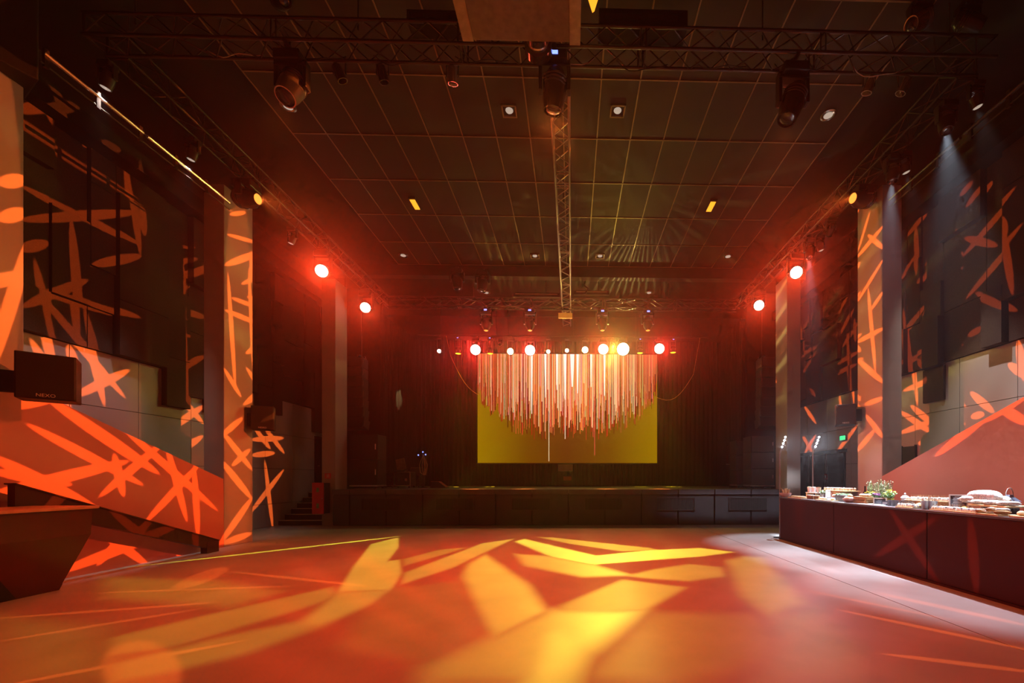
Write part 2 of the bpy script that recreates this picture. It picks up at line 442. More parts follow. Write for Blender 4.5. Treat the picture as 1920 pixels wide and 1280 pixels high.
# left bar counter (only its end shows)
lb = thing('bar_counter', (-7.3, 6.25, 0), 'dark maroon bar counter with leaning front and pale top edge at lower left', 'bar counter')
prof = [(.0, 0), (.45, .80), (.47, 1.16), (-.36, 1.16), (-.36, 0)]
MB().prism(prof, -4.0, 0, 'y').build('body', 'bar_left_face', lb)
MB().bb((-.38, -4.05, 1.16), (.52, .05, 1.20)).build('counter_top', 'bar_left_trim', lb, bevel=.008)
for yy in (-.72,):
    MB().prism([(yy - .80, .9), (yy - .58, .9), (yy + .22, .02), (yy + .02, .02)], .0, .02, 'x').build('strut', 'black_door', lb)
    o = lb.children[-1]
    me = o.data
    for vtx in me.vertices:
        vtx.co.x = .012 + vtx.co.x + (.45 / .8) * vtx.co.z if vtx.co.z < .8 else .012 + vtx.co.x + .45 + (vtx.co.z - .8) * .05
MB().prism([(-.01, 0), (.0, 0), (.05, .09), (.03, .09)], -4.0, 0.01, 'y').build('kick_plate', 'fix_gloss', lb)

# ================================================================== STAGE
sx0, sx1 = XL + .02, XR + .35
sg = setting('stage', 'black stage with panelled front and vent grilles at the end of the hall', 'stage')
MB().bb((sx0, STG + .06, SZ - .14), (sx1, 21.2, SZ)).build('stage_deck', 'stage_deck', sg)
MB().bb((sx0, STG + .1, 0), (sx1, 21.2, SZ - .14)).build('stage_core', 'joint_dark', sg)
px_seams = [1408 - 68.4 * k for k in range(-2, 13)]
Xs = sorted(set([sx0, sx1] + [atY(p, 950, STG).x for p in px_seams if sx0 + .3 < atY(p, 950, STG).x < sx1 - .3]))
for a, b in zip(Xs[:-1], Xs[1:]):
    MB().bb((a + .025, STG, .02), (b - .025, STG + .05, SZ - .19)).build('front_panel', 'stage_black', sg, bevel=.006)
    MB().bb((a + .02, STG - .03, SZ - .175), (b - .02, STG + .06, SZ - .002)).build('lip_panel', 'stage_lip', sg, bevel=.006)
for a, b in ((678, 750), (818, 888), (960, 1031), (1097, 1166), (1232, 1302), (1367, 1437)):
    X0, X1 = atY(a, 950, STG).x, atY(b, 950, STG).x
    vg = MB().bb((X0, STG - .012, .52), (X1, STG + .01, .92)).build('vent_grille', 'vent_black', sg)
    fr = MB()
    for p, q in (((X0, .5), (X1, .53)), ((X0, .91), (X1, .94)), ((X0 - .02, .5), (X0 + .01, .94)), ((X1 - .01, .5), (X1 + .02, .94))):
        fr.bb((p[0], STG - .025, p[1]), (q[0], STG + .01, q[1]))
    fr.build('vent_frame', 'vent_bar', vg)
    bars = MB(); n = 30
    for i in range(1, n): bars.bb((X0 + (X1 - X0) * i / n - .008, STG - .018, .53), (X0 + (X1 - X0) * i / n + .008, STG - .01, .91))
    tag(bars.build('vent_bars', 'vent_bar', vg), kind='stuff')
# curtains: back drop in lengths, side wings
def drape(name, p, q, z0, z1, m, label, folds=.22, amp=.06):
    p, q = Vector((*p, 0)), Vector((*q, 0)); d = q - p; L = d.length; nrm = Vector((-d.y, d.x, 0)) / L
    n = int(L / .035); b = MB(); rr = random.Random(hash(name) % 97 + int(p.x * 10)); vs = []
    ph = rr.uniform(0, 6)
    for z in (z0, z1):
        for i in range(n + 1):
            s = i / n * L; off = amp * (math.sin(s / folds * 2 * PI + ph) + .4 * math.sin(s / folds * 3.1 + ph * 2))
            vs.append(p + d * (i / n) + nrm * off + Vector((0, 0, z)))
    b.add(vs, [(i, i + 1, n + 2 + i, n + 1 + i) for i in range(n)])
    o = b.build(name, m, smooth=True)
    md = o.modifiers.new('thickness', 'SOLIDIFY'); md.thickness = .012
    tag(o, label, 'curtain', 'black stage curtains'); return o
ZR = 8.3
drape('stage_curtain', (-7.7, 20.9), (-4.4, 20.9), SZ + .01, ZR, 'curtain', 'black pleated curtain hanging left of the big screen')
drape('stage_curtain', (-4.35, 20.95), (3.95, 20.95), SZ + .01, ZR, 'curtain', 'black pleated backdrop directly behind the big screen')
drape('stage_curtain', (4.0, 20.9), (7.3, 20.9), SZ + .01, ZR, 'curtain', 'black pleated curtain hanging right of the big screen')
drape('stage_curtain', (-7.75, 17.6), (-7.5, 20.8), SZ + .01, ZR, 'curtain', 'black side curtain closing the left wing of the stage')
drape('stage_curtain', (7.1, 17.6), (7.3, 20.8), SZ + .01, ZR, 'curtain', 'black side curtain closing the right wing of the stage')
# masking walls either side of stage
for sgn, X0, X1 in ((-1, -9.9, XL), (1, XR + .35, 9.05)):
    o = MB().bb((X0, 18.2, 0), (X1, 18.4, ZC)).build('wall_wing_left' if sgn < 0 else 'wall_wing_right', 'black_void')
    tag(o, 'black wall closing the passage %s of the stage' % ('left' if sgn < 0 else 'right'), 'wall', kind='structure')

# projection screen with its picture: thin hanging light lines on an olive ground
SY = 20.2
s0 = atY(895.5, 867.5, SY); s1 = atY(1232, 665, SY)
scr = thing('projection_screen', ((s0.x + s1.x) / 2, SY, s0.z), 'large screen showing hundreds of hanging white and red light lines on olive', 'screen')
sw, sh = s1.x - s0.x, s1.z - s0.z
mp = bpy.data.materials.new('screen_ground'); mp.use_nodes = True
n = mp.node_tree; n.nodes.clear()
out = n.nodes.new('ShaderNodeOutputMaterial'); em = n.nodes.new('ShaderNodeEmission'); n.links.new(em.outputs[0], out.inputs[0])
tc = n.nodes.new('ShaderNodeTexCoord'); sp = n.nodes.new('ShaderNodeSeparateXYZ'); n.links.new(tc.outputs['Generated'], sp.inputs[0])
dx = mm(n, 'ABSOLUTE', mm(n, 'SUBTRACT', sp.outputs[0], .5))
cr = n.nodes.new('ShaderNodeValToRGB'); n.links.new(mm(n, 'MULTIPLY', dx, 2.0), cr.inputs[0])
cr.color_ramp.elements[0].color = (.16, .035, .001, 1); cr.color_ramp.elements[1].color = (.40, .22, .0, 1)
e = cr.color_ramp.elements.new(.45); e.color = (.21, .075, .0, 1)
n.links.new(cr.outputs[0], em.inputs[0]); em.inputs[1].default_value = .75
M['screen_ground'] = mp
for x in (-sw * .4, sw * .4): MB().tube((x, .055, sh), (x, .055, ZC + .07 - s0.z), .012, 6).build('hanger', 'cable', scr)
MB().bb((-sw / 2 - .06, .03, -.06), (sw / 2 + .06, .08, sh + .06)).build('screen_frame', 'fix_black', scr)
MB().bb((-sw / 2, -.0, 0), (sw / 2, .03, sh)).build('picture_ground', 'screen_ground', scr)
ml = bpy.data.materials.new('screen_lines'); ml.use_nodes = True
n = ml.node_tree; n.nodes.clear()
out = n.nodes.new('ShaderNodeOutputMaterial'); em = n.nodes.new('ShaderNodeEmission'); n.links.new(em.outputs[0], out.inputs[0])
at = n.nodes.new('ShaderNodeAttribute'); at.attribute_name = 'line_colour'; n.links.new(at.outputs['Color'], em.inputs[0]); em.inputs[1].default_value = 1.0
M['screen_lines'] = ml
rr = random.Random(21); vs, fsx, cols = [], [], []
def prof_len(u):                              # lower envelope of the picture, u in -1..1
    return sh * (.32 + .46 * math.sqrt(max(0, 1 - u * u)) * (1 - .12 * math.exp(-(u * 5) ** 2)))
pal = [(1.0, .56, .30), (.95, .28, .08), (.70, .10, .025), (.42, .018, .006), (.16, .006, .002)]
for i in range(760):
    u = rr.uniform(-1, 1); layer = rr.random()
    full = prof_len(u)
    if layer < .34: ln = full * rr.uniform(.75, 1.06); c = pal[rr.choice([3, 3, 4, 2])]; yy = -.002 - .002 * rr.random()
    elif layer < .7: ln = full * rr.uniform(.5, .98); c = pal[rr.choice([1, 2, 2, 1, 0])]; yy = -.006 - .002 * rr.random()
    else: ln = full * rr.uniform(.35, .95); c = pal[0] if rr.random() < .65 else pal[1]; yy = -.010 - .002 * rr.random()
    br = math.exp(-(u / .6) ** 2)
    if abs(u) > .75 and c == pal[0] and rr.random() < .75: c = pal[rr.choice([1, 2])]
    c = tuple(q * (.60 + .5 * br) * (1 if rr.random() < .75 else .6) for q in c)
    wd = rr.choice([.009, .012, .016, .02]); x = u * sw / 2 * .995
    k = len(vs); vs += [(x - wd, yy, sh), (x + wd, yy, sh), (x + wd, yy, sh - ln), (x - wd, yy, sh - ln)]; fsx.append((k, k + 1, k + 2, k + 3)); cols.append(c)
for i in range(120):
    u = rr.uniform(-1, 1); x = u * sw / 2 * .985; wd = rr.uniform(.03, .06); ln = prof_len(u) * rr.uniform(.45, .85); k = len(vs)
    vs += [(x - wd, -.0012, sh), (x + wd, -.0012, sh), (x + wd, -.0012, sh - ln), (x - wd, -.0012, sh - ln)]; fsx.append((k, k + 1, k + 2, k + 3)); cols.append(rr.choice([(.22, .05, .008), (.30, .035, .006), (.10, .008, .002)]))
for u, ln, c in ((-.21, sh * .985, (.8, .6, .4)), (.30, sh * .93, (.6, .06, .04)), (-.03, sh * .78, (1, .7, .5))):
    x = u * sw / 2; k = len(vs); vs += [(x - .016, -.014, sh), (x + .016, -.014, sh), (x + .016, -.014, sh - ln), (x - .016, -.014, sh - ln)]; fsx.append((k, k + 1, k + 2, k + 3)); cols.append(c)
for u, wd, ln in ((-.03, .07, .42), (.05, .10, .3), (.11, .06, .36), (-.40, .045, .55), (-.25, .05, .4), (.41, .05, .38), (.26, .04, .3), (-.12, .05, .33)):
    x = u * sw / 2; k = len(vs); vs += [(x - wd, -.015, sh), (x + wd, -.015, sh), (x + wd * .3, -.015, sh * (1 - ln)), (x - wd * .3, -.015, sh * (1 - ln))]; fsx.append((k, k + 1, k + 2, k + 3)); cols.append((1.25, 1.05, .9))
me = bpy.data.meshes.new('picture_lines'); me.from_pydata(vs, [], fsx)
ca = me.color_attributes.new('line_colour', 'FLOAT_COLOR', 'CORNER')
for pi_, p in enumerate(me.polygons):
    for li in p.loop_indices: ca.data[li].color = (*cols[pi_], 1)
me.materials.append(ml); o = link('picture_lines', me, scr); tag(o, 'hanging lines of white, orange and red light', kind='stuff')
# small things under the screen
wbx = atY(1060, 875, 20.6)
o = MB().box((wbx.x, 20.6, wbx.z), (.70, .06, .42)).build('wall_box', 'bracket_grey', bevel=.01); tag(o, 'pale rectangular box hanging just below the big screen', 'box')
gx = atY(1064, 893, 20.6)
gt = thing('floor_monitor', (gx.x, 20.3, SZ), 'small dark louvred box standing under the screen', 'box')
MB().bb((-.2, -.1, 0), (.2, .15, .5)).build('body', 'fix_black', gt)
MB().bb((-.19, -.115, .28), (.19, -.1, .47)).build('grille', 'terracotta', gt)

# passage beside the stage, left: six steps, door, fire cabinet
sst = setting('stairs', 'dark steps with pale nosings leading up beside the stage on the left', 'stairs')
for i in range(6):
    y0 = 14.72 + .33 * i; z = .18 * (i + 1)
    s_ = MB().bb((WL, y0, 0), (XL - CW, 18.1 if i == 5 else y0 + .35, z - .025)).build('step', 'step_dark', sst)
    MB().bb((WL + .03, y0 - .012, z - .03), (XL - CW - .01, y0 + .04, z)).build('nosing', 'step_nosing', s_)
dr = setting('door_1', 'black door at the top of the side steps', 'door', (WL + .02, 16.75, 1.08))
MB().bb((-.02, 0, 0), (.05, .95, 2.15)).build('door_leaf', 'black_door', dr)
MB().tube((.05, .1, 1.0), (.12, .1, 1.0), .012).build('handle', 'alu', dr)
fc = atY(601, 940, 14.72)
fb = thing('fire_cabinet', (XL - CW + .13, 14.72, .42), 'red fire hose cabinet mounted on the far left column', 'fire cabinet')
MB().bb((-.24, -.30, 0), (.17, -.01, 1.02)).build('body', 'fix_black', fb, bevel=.01)
MB().bb((-.25, -.33, -.01), (.13, -.30, 1.03)).build('door', 'red_cabinet', fb, bevel=.006)
fd = fb.children[-1]
MB().bb((-.10, -.335, .72), (-.02, -.328, .86)).build('pictogram', 'leaf', fd)
MB().bb((-.10, -.335, .18), (-.02, -.328, .34)).build('pictogram', 'leaf', fd)
MB().tube((.1, -.33, .5), (.1, -.37, .5), .015).build('handle', 'alu', fd)
sgn_ = atY(609, 892, 14.72)
o = thing('fire_sign', (XL - CW / 2, 14.735, sgn_.z - .09), 'small red fire extinguisher sign on the far left column', 'sign')
MB().bb((-.12, -.012, 0), (.08, 0, .18)).build('plate', 'red_cabinet', o)
MB().bb((-.05, -.016, .03), (-.02, -.01, .15)).build('pictogram', 'paper', o)
MB().bb((.01, -.016, .03), (.03, -.01, .15)).build('pictogram', 'paper', o)
# right passage: dark glazed doors behind the buffet
dr2 = setting('door_2', 'dark glazed double door behind the far end of the buffet', 'door', (WR - .02, 13.9, 0))
for k, y in enumerate((0.05, 1.15, 2.25)):
    lf = MB().bb((0, y, .02), (.04, y + 1.02, 2.45)).build('door_leaf', 'door_glass', dr2)
    MB().bb((-.02, y, .02), (.05, y + .06, 2.47)).build('door_stile', 'alu' if k else 'fix_black', lf)
MB().bb((-.03, -.02, 2.47), (.06, 3.4, 2.58)).build('door_head', 'fix_black', dr2)
o = thing('exit_sign', (WR - .05, 14.0, 2.85), 'small green glowing exit sign above the dark doors on the right', 'sign')
MB().bb((-.03, -.16, 0), (.03, .16, .18)).build('housing', 'fix_black', o); MB().bb((-.036, -.14, .02), (-.03, .14, .16)).build('glow_plate', 'green_exit', o)
o = thing('fire_sign', (WR - .02, 15.0, 1.55), 'tiny red sign on the wall beside the dark doors', 'sign')
MB().bb((-.03, -.06, 0), (0, .06, .2)).build('plate', 'red_cabinet', o); MB().bb((-.034, -.03, .05), (-.03, .03, .15)).build('pictogram', 'paper', o)
wn = setting('window_1', 'small dark control window in the right wall beside the column', 'window', (WR - .02, 11.05, 1.95))
MB().bb((-.02, 0, 0), (.03, .46, .5)).build('pane', 'dark_lens', wn); MB().bb((-.04, -.03, -.03), (.02, .0, .53)).build('jamb', 'fix_black', wn); MB().bb((-.04, .46, -.03), (.02, .49, .53)).build('jamb', 'fix_black', wn)
wp = atX(486, 502, XL + .1)
o = MB().box((XL - .28, 11.06, 6.1), (.2, .10, .42)).build('wall_box', 'bracket_grey', bevel=.01); tag(o, 'small pale box fixed to the back of the left column', 'box')

# ================================================================== TRUSSES
def truss(name, p, q, label, m='truss', single=True, bay=.36):
    p, q = Vector(p), Vector(q); d = q - p; L = d.length; ax = d / L
    side = Vector((-ax.y, ax.x, 0)); up = Vector((0, 0, 1)); h = TS / 2
    t = thing(name, p, label, 'truss', 'aluminium lighting trusses under the ceiling')
    rz = math.atan2(ax.y, ax.x)
    ch = MB().tube((0, 0, 0), (L, 0, 0), .026, 10).mesh('chord', m, True)
    for a in (-h, h):
        for b in (0, TS): link('chord', ch, t, side * a + up * b, rz)
    nb = int(L / bay); bl = L / nb
    brv = {}
    faces = [('v', -h), ('v', h), ('h', 0), ('h', TS)]
    br = MB()
    for i in range(nb):
        for kind, o in faces:
            fl_ = i % 2
            if kind == 'v': a = (i * bl, o, TS if fl_ else 0); b = ((i + 1) * bl, o, 0 if fl_ else TS)
            else: a = (i * bl, h if fl_ else -h, o); b = ((i + 1) * bl, -h if fl_ else h, o)
            if single and not (kind == 'h' and o > 0):
                key = (kind, fl_)
                if key not in brv:
                    if kind == 'v': brv[key] = MB().tube((0, 0, a[2]), (bl, 0, b[2]), .012, 6).mesh('brace', m)
                    else: brv[key] = MB().tube((0, a[1], 0), (bl, b[1], 0), .012, 6).mesh('brace', m)
                off = ax * (i * bl) + (side * o if kind == 'v' else up * o)
                link('brace', brv[key], t, off, rz)
            else: br.tube(ax * a[0] + side * a[1] + up * a[2], ax * b[0] + side * b[1] + up * b[2], .012, 5)
    if br.v: tag(br.build('bracing', m, t), kind='stuff')
    fr = MB()
    k = 0
    while k <= L + .01:
        for dx_ in (-.04, .04):
            x = min(max(k + dx_, .02), L - .02); o = ax * x
            fr.tube(o + side * -h, o + side * h, .014, 6); fr.tube(o + side * -h + up * TS, o + side * h + up * TS, .014, 6)
            for a in (-h, h): fr.tube(o + side * a, o + side * a + up * TS, .014, 6)
        k += 2.96
    tag(fr.build('end_frames', m, t), kind='stuff')
    return t
YF = 7.08; YB = 17.55; XTL, XTR = -7.56, 6.9; XC = -.22
truss('lighting_truss', (XTL - .15, YF, ZT), (XTR + .15, YF, ZT), 'near cross truss spanning the top of the picture')
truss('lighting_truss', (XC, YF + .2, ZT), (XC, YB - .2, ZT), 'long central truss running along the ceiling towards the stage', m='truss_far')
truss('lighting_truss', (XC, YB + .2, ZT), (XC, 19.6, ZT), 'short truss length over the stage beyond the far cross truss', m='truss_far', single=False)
truss('lighting_truss', (XTL, YF + .2, ZT), (XTL, YB - .2, ZT), 'left side truss above the columns', single=False)
truss('lighting_truss', (XTR, YF + .2, ZT), (XTR, YB - .2, ZT), 'right side truss above the columns', single=False)
truss('lighting_truss', (XTL, YB, ZT), (XTR, YB, ZT), 'far cross truss above the stage', single=False, bay=.5)
# hanging rods to the ceiling
for i, (x, y) in enumerate([(XTL + .5, YF), (XTR - .5, YF), (-3.5, YF), (3.2, YF), (XC, 11.5), (XC, 15.0), (-4, YB), (4, YB)]):
    o = MB().tube((x, y, ZT + TS), (x, y, ZC + .06), .012, 6).build('hanging_cable', 'cable')
    tag(o, 'thin steel hanging cable ' + ('above the left end of the near truss', 'above the right end of the near truss', 'above the near truss, left of the projector', 'above the near truss, right of the projector', 'above the near half of the central truss', 'above the far half of the central truss', 'above the far truss, left half', 'above the far truss, right half')[i], 'cable', 'steel cables holding the trusses up')
# side pipes that run along the column heads
def pipe_pair(X, ya, yb, z, lab, m):
    t = thing('side_pipe', (X, ya, z), lab, 'pipe')
    L = yb - ya; k = 0; pos = 0
    for ln in (1.55, 2.2, 2.6, 1.0):
        if pos >= L: break
        MB().tube((0, pos + .04, 0), (0, min(L, pos + ln - .04), 0), .03, 8).build('pipe_length', m, t); pos += ln
    MB().tube((.0, 0, -.16), (.0, L, -.16), .014, 6).build('thin_rail', 'truss', t)
    for j in range(5): MB().bb((-.02, L * (j + .1) / 5 - .03, -.2), (.02, L * (j + .1) / 5 + .03, .08)).build('bracket', 'truss', t)
pl = atX(75, 90, XL + .2); pr_ = atX(430, 382, XL + .2)
PZ = (pl.z + pr_.z) / 2
pipe_pair(XL + .2, pl.y, pr_.y, (pl.z + pr_.z) / 2, 'metal pipe along the left columns catching orange light', 'silver')
p2 = atX(1920, 163, XR - .15); p3 = atX(1668, 368, XR - .15)
pipe_pair(XR - .15, p2.y - .5, p3.y, (p2.z + p3.z) / 2, 'thin pipe along the heads of the right columns, darkened for weaker light', 'truss')  # same pipe as on the left, dark metal standing in for less light

# ================================================================== MOVING HEADS AND LAMPS
def axisq(aim): return Vector(aim).normalized().to_track_quat('Z', 'Y')
def head_lamp(name, top, drop, aim_dir, label, cat='stage light', lens='dark_lens', k=1.0, lens_r=None, leds=False, body='fix_black', dome=None, group=None, yoke_x=True, plate=None):
    """hanging moving head: clamp, base, yoke, round head with a front lens; returns (thing, lens point)"""
    top = Vector(top); t = thing(name, top, label, cat, group)
    cl = MB().box((0, 0, .02), (.10 * k, .06 * k, .10 * k))
    if plate: cl.box((0, 0, .02 + .05 * k - .012), (.40, .06, .024) if plate == 'x' else (.06, .40, .024))
    cl.build('clamp', 'truss', t)
    MB().box((0, 0, -.09 * k), (.36 * k, .30 * k, .14 * k)).build('base', body, t, bevel=.02 * k)
    c = Vector((0, 0, -drop)); yk = MB(); e = (1, 0) if yoke_x else (0, 1); hw = .20 * k
    for s in (-1, 1):
        yk.box(((s * hw) * e[0], (s * hw) * e[1], (-.14 * k - drop) / 2), (.05 * k if yoke_x else .12 * k, .12 * k if yoke_x else .05 * k, drop - .06 * k))
    yk.box((0, 0, -.17 * k), (.44 * k if yoke_x else .14 * k, .14 * k if yoke_x else .44 * k, .05 * k))
    yk.build('yoke', body, t, bevel=.01 * k)
    q = axisq(aim_dir); r = .165 * k; lr = lens_r or .12 * k
    hd = MB().lathe([(.0, -.26 * k), (.10 * k, -.25 * k), (r * .92, -.16 * k), (r, -.02 * k), (r * .95, .12 * k), (lr * 1.12, .24 * k), (lr * 1.12, .275 * k), (lr, .275 * k), (lr, .25 * k)], 20, c, q).build('head', dome or body, t, True)
    fins = MB()
    for i in range(3): fins.lathe([(r * .99, -.15 * k + i * .045 * k), (r * 1.05, -.14 * k + i * .045 * k), (r * 1.05, -.125 * k + i * .045 * k), (r * .99, -.115 * k + i * .045 * k)], 18, c, q)
    fins.build('cooling_ring', 'fix_gloss', hd, True)
    lz = .258 * k
    MB().lathe([(lr, lz - .01), (lr * .8, lz + .012), (lr * .4, lz + .022), (0, lz + .025)], 18, c, q).build('lens', lens, hd, True)
    if leds:
        MB().box((0, -.152 * k, -.09 * k), (.10 * k, .01, .05 * k)).build('display', 'led_blue', t)
    return t, top + c + q @ Vector((0, 0, lz + .06))
RED = (1.0, .045, .012); ORG = (1.0, .30, .035); YEL = (1.0, .62, .08)

# --- orange pattern projectors on the side trusses (the lit pair over the columns)
P1L = atX(470, 372, XTL + .1); P1R = atX(1610, 372, XTR - .1)
tL, lpL = head_lamp('pattern_projector', (XTL, P1L.y, ZT - .108), ZT - .108 - P1L.z, (1, -.22, -.18), 'moving head with orange glowing lens over the left column', lens='lens_orange', k=1.25, lens_r=.11, yoke_x=False, plate='x')
tR, lpR = head_lamp('pattern_projector', (XTR, P1R.y, ZT - .108), ZT - .108 - P1R.z, (-1, -.32, -.20), 'moving head with orange glowing lens over the right column', lens='lens_orange', k=1.25, lens_r=.11, yoke_x=False, plate='x')
SRF = {'P': ('x', XL), 'W': ('x', WL), 'A': ('x', WL + .10), 'F': ('z', 0), 'p': ('x', XR), 'w': ('x', WR), 'a': ('x', WR - .10), 'B': ('x', BAX)}
def bars(code, lst, hw):
    ax_, v = SRF[code]; o = []
    for q in lst:
        f = (lambda x, y: atX(x, y, v)) if ax_ == 'x' else (lambda x, y: atZ(x, y, v))
        o.append((f(q[0], q[1]), f(q[2], q[3]), q[4] if len(q) > 4 else hw))
    return o
LA = [(48, 352, 248, 455), (48, 412, 245, 398), (232, 305, 254, 472), (172, 497, 254, 480), (40, 468, 90, 454), (131, 420, 150, 640), (43, 574, 158, 526), (68, 495, 118, 720),
      (78, 550, 238, 737), (90, 549, 250, 595), (164, 583, 204, 752), (338, 521, 390, 499), (342, 484, 348, 549), (334, 578, 386, 594), (331, 695, 385, 667), (22, 48, 84, 225), (18, 206, 112, 192), (146, 262, 192, 278), (258, 385, 262, 440)]
LW = [(142, 742, 239, 695), (129, 648, 143, 694), (318, 805, 380, 762), (325, 730, 380, 792), (328, 852, 379, 818), (470, 960, 530, 883), (497, 868, 511, 985), (473, 824, 530, 821), (474, 853, 514, 849), (478, 803, 506, 840), (495, 800, 532, 848), (60, 640, 130, 760)]
LP = [(-10, 884, 130, 908), (228, 800, 402, 952), (10, 1000, 112, 898), (60, 800, 262, 906), (0, 345, 48, 334), (0, 412, 48, 395), (-20, 535, 36, 514), (-20, 700, 60, 440), (-10, 858, 190, 962, .11), (-10, 926, 234, 866, .10), (191, 927, 302, 833), (276, 975, 372, 872), (313, 838, 349, 972), (364, 878, 371, 1003),
      (214, 853, 231, 928), (118, 1070, 299, 1001, .10), (184, 1057, 247, 988), (332, 1008, 336, 1044), (165, 978, 275, 1058), (95, 751, 292, 884, .11), (-10, 764, 100, 748),
      (428, 520, 441, 724, .07), (467, 512, 476, 704, .07), (424, 582, 480, 605, .07), (436, 559, 482, 576, .06), (454, 532, 482, 520, .05), (424, 496, 484, 474, .08), (421, 692, 451, 742, .07), (416, 816, 454, 784, .08), (419, 812, 471, 878, .09), (416, 865, 470, 932, .10), (413, 1018, 472, 934, .10), (418, 1018, 470, 1000, .09), (436, 872, 468, 843, .08), (432, 402, 460, 398, .05), (428, 440, 482, 455, .05)]
RA = [(1690, 522, 1719, 475), (1716, 425, 1720, 512), (1722, 531, 1741, 506), (1690, 631, 1741, 568), (1696, 585, 1713, 752), (1689, 685, 1743, 656), (1689, 730, 1748, 706), (1725, 676, 1743, 691), (1807, 446, 1864, 460), (1806, 476, 1909, 356), (1811, 556, 1922, 425), (1889, 425, 1908, 549),
      (1828, 549, 1900, 581), (1812, 628, 1838, 614), (1809, 366, 1832, 340), (1820, 387, 1858, 340), (1701, 441, 1737, 397), (1887, 408, 1896, 440), (1504, 599, 1508, 676), (1505, 625, 1525, 591), (1502, 668, 1531, 648), (1503, 700, 1530, 656), (1571, 587, 1587, 558), (1573, 630, 1598, 580), (1600, 598, 1602, 639), (1580, 649, 1607, 604), (1570, 681, 1607, 659), (1570, 701, 1604, 683), (1588, 629, 1596, 752), (1570, 742, 1574, 792), (1517, 728, 1532, 743)]
RW = [(1689, 772, 1749, 812), (1709, 761, 1749, 795), (1689, 811, 1749, 789), (1722, 831, 1749, 826), (1821, 736, 1862, 772), (1821, 781, 1845, 776), (1892, 682, 1924, 706), (1909, 641, 1921, 712), (1509, 763, 1529, 792), (1569, 847, 1606, 799), (1502, 812, 1524, 849), (1509, 849, 1529, 816)]
RP = [(1607, 566, 1655, 488, .06), (1628, 545, 1641, 693, .07), (1607, 641, 1655, 616, .07), (1607, 673, 1655, 716, .08), (1632, 582, 1655, 548, .06), (1622, 758, 1655, 746, .07), (1624, 779, 1655, 819, .08), (1607, 845, 1640, 806, .08), (1607, 482, 1655, 425, .07), (1628, 441, 1656, 465, .06), (1609, 470, 1630, 400, .05),
      (1758, 852, 1862, 771, .09), (1878, 765, 1925, 793, .09), (1840, 790, 1930, 735, .10)]
RB = [(1638, 1045, 1759, 968, .09), (1668, 954, 1762, 1096, .09), (1819, 968, 1831, 1116, .09)]
LF = [(-20, 1160, 420, 1128, .06), (-20, 1205, 380, 1140, .06), (-20, 1290, 460, 1200, .07), (240, 1200, 300, 1310, .16), (335, 1105, 420, 1062, .16), (420, 1070, 700, 1100, .05), (150, 1112, 560, 1098, .05)]
RF = [(1560, 1140, 1960, 1225, .07), (1500, 1104, 1800, 1165, .05), (1650, 1225, 1960, 1262, .06), (1640, 1110, 1960, 1180, .09)]
gl = spot('pattern_beam', lpR, (XL, 8.0, 3.2), (1.0, .145, .018), 21000, 78, .15, .012, tR)
gobo(gl, (XL, 0, 0), (0, 1, 0), (0, 0, 1), [(1.0, .11, bars('A', LA, .095) + bars('W', LW, .10) + bars('P', LP, .085)), (.5, .3, bars('F', LF, .06)),
    (.15, .10, [(Vector((XL, 10.52, 8.6)), Vector((XL, 10.52, -.4)), .47), (Vector((XL, 6.0, 8.0)), Vector((XL, 6.0, 2.2)), .48)]), (.8, .3, [(Vector((XL + .2, 5.6, PZ)), Vector((XL + .2, 10.3, PZ)), .10)])], .012)
gr = spot('pattern_beam', lpL, (XR, 8.6, 3.2), (1.0, .145, .018), 21000, 84, .15, .012, tL)
gobo(gr, (XR, 0, 0), (0, 1, 0), (0, 0, 1), [(1.0, .11, bars('a', RA, .085) + bars('w', RW, .09) + bars('p', RP, .08)), (.55, .35, bars('B', RB, .09) + bars('F', RF, .07)),
    (.14, .10, [(Vector((XR, 10.15, 8.6)), Vector((XR, 10.15, -.4)), .46)])], .012)

# --- red heads on the side trusses that face the hall
for i, (p, Xs_, W_, lab) in enumerate([((603, 500), XTL + .1, 1300, 'blazing red head on the left truss, middle of three'), ((685, 570), XTL + .1, 700, 'blazing red head on the left truss, nearest the stage'),
                                      ((1493, 503), XTR - .1, 900, 'blazing red head on the right truss, middle of three'), ((1423, 566), XTR - .1, 700, 'blazing red head on the right truss, nearest the stage')]):
    c = atX(*p, Xs_); sgn = -1 if Xs_ < 0 else 1
    dr_ = Vector((-.40 * sgn, -1, -.50))
    t, lp = head_lamp('red_moving_head', (XTL if sgn < 0 else XTR, c.y + .25, ZT - .103), ZT - .103 - c.z, dr_, lab, lens='lens_hot', k=1.15, lens_r=.17, group='red moving heads on the side trusses', plate='x')
    l = spot('red_beam', lp, (sgn * -.5, 2.5, .6), (1.0, .045, .010), W_ * 2.1, 80, .9, .12, t); star(l, 26, .4, .4 * i, 5)

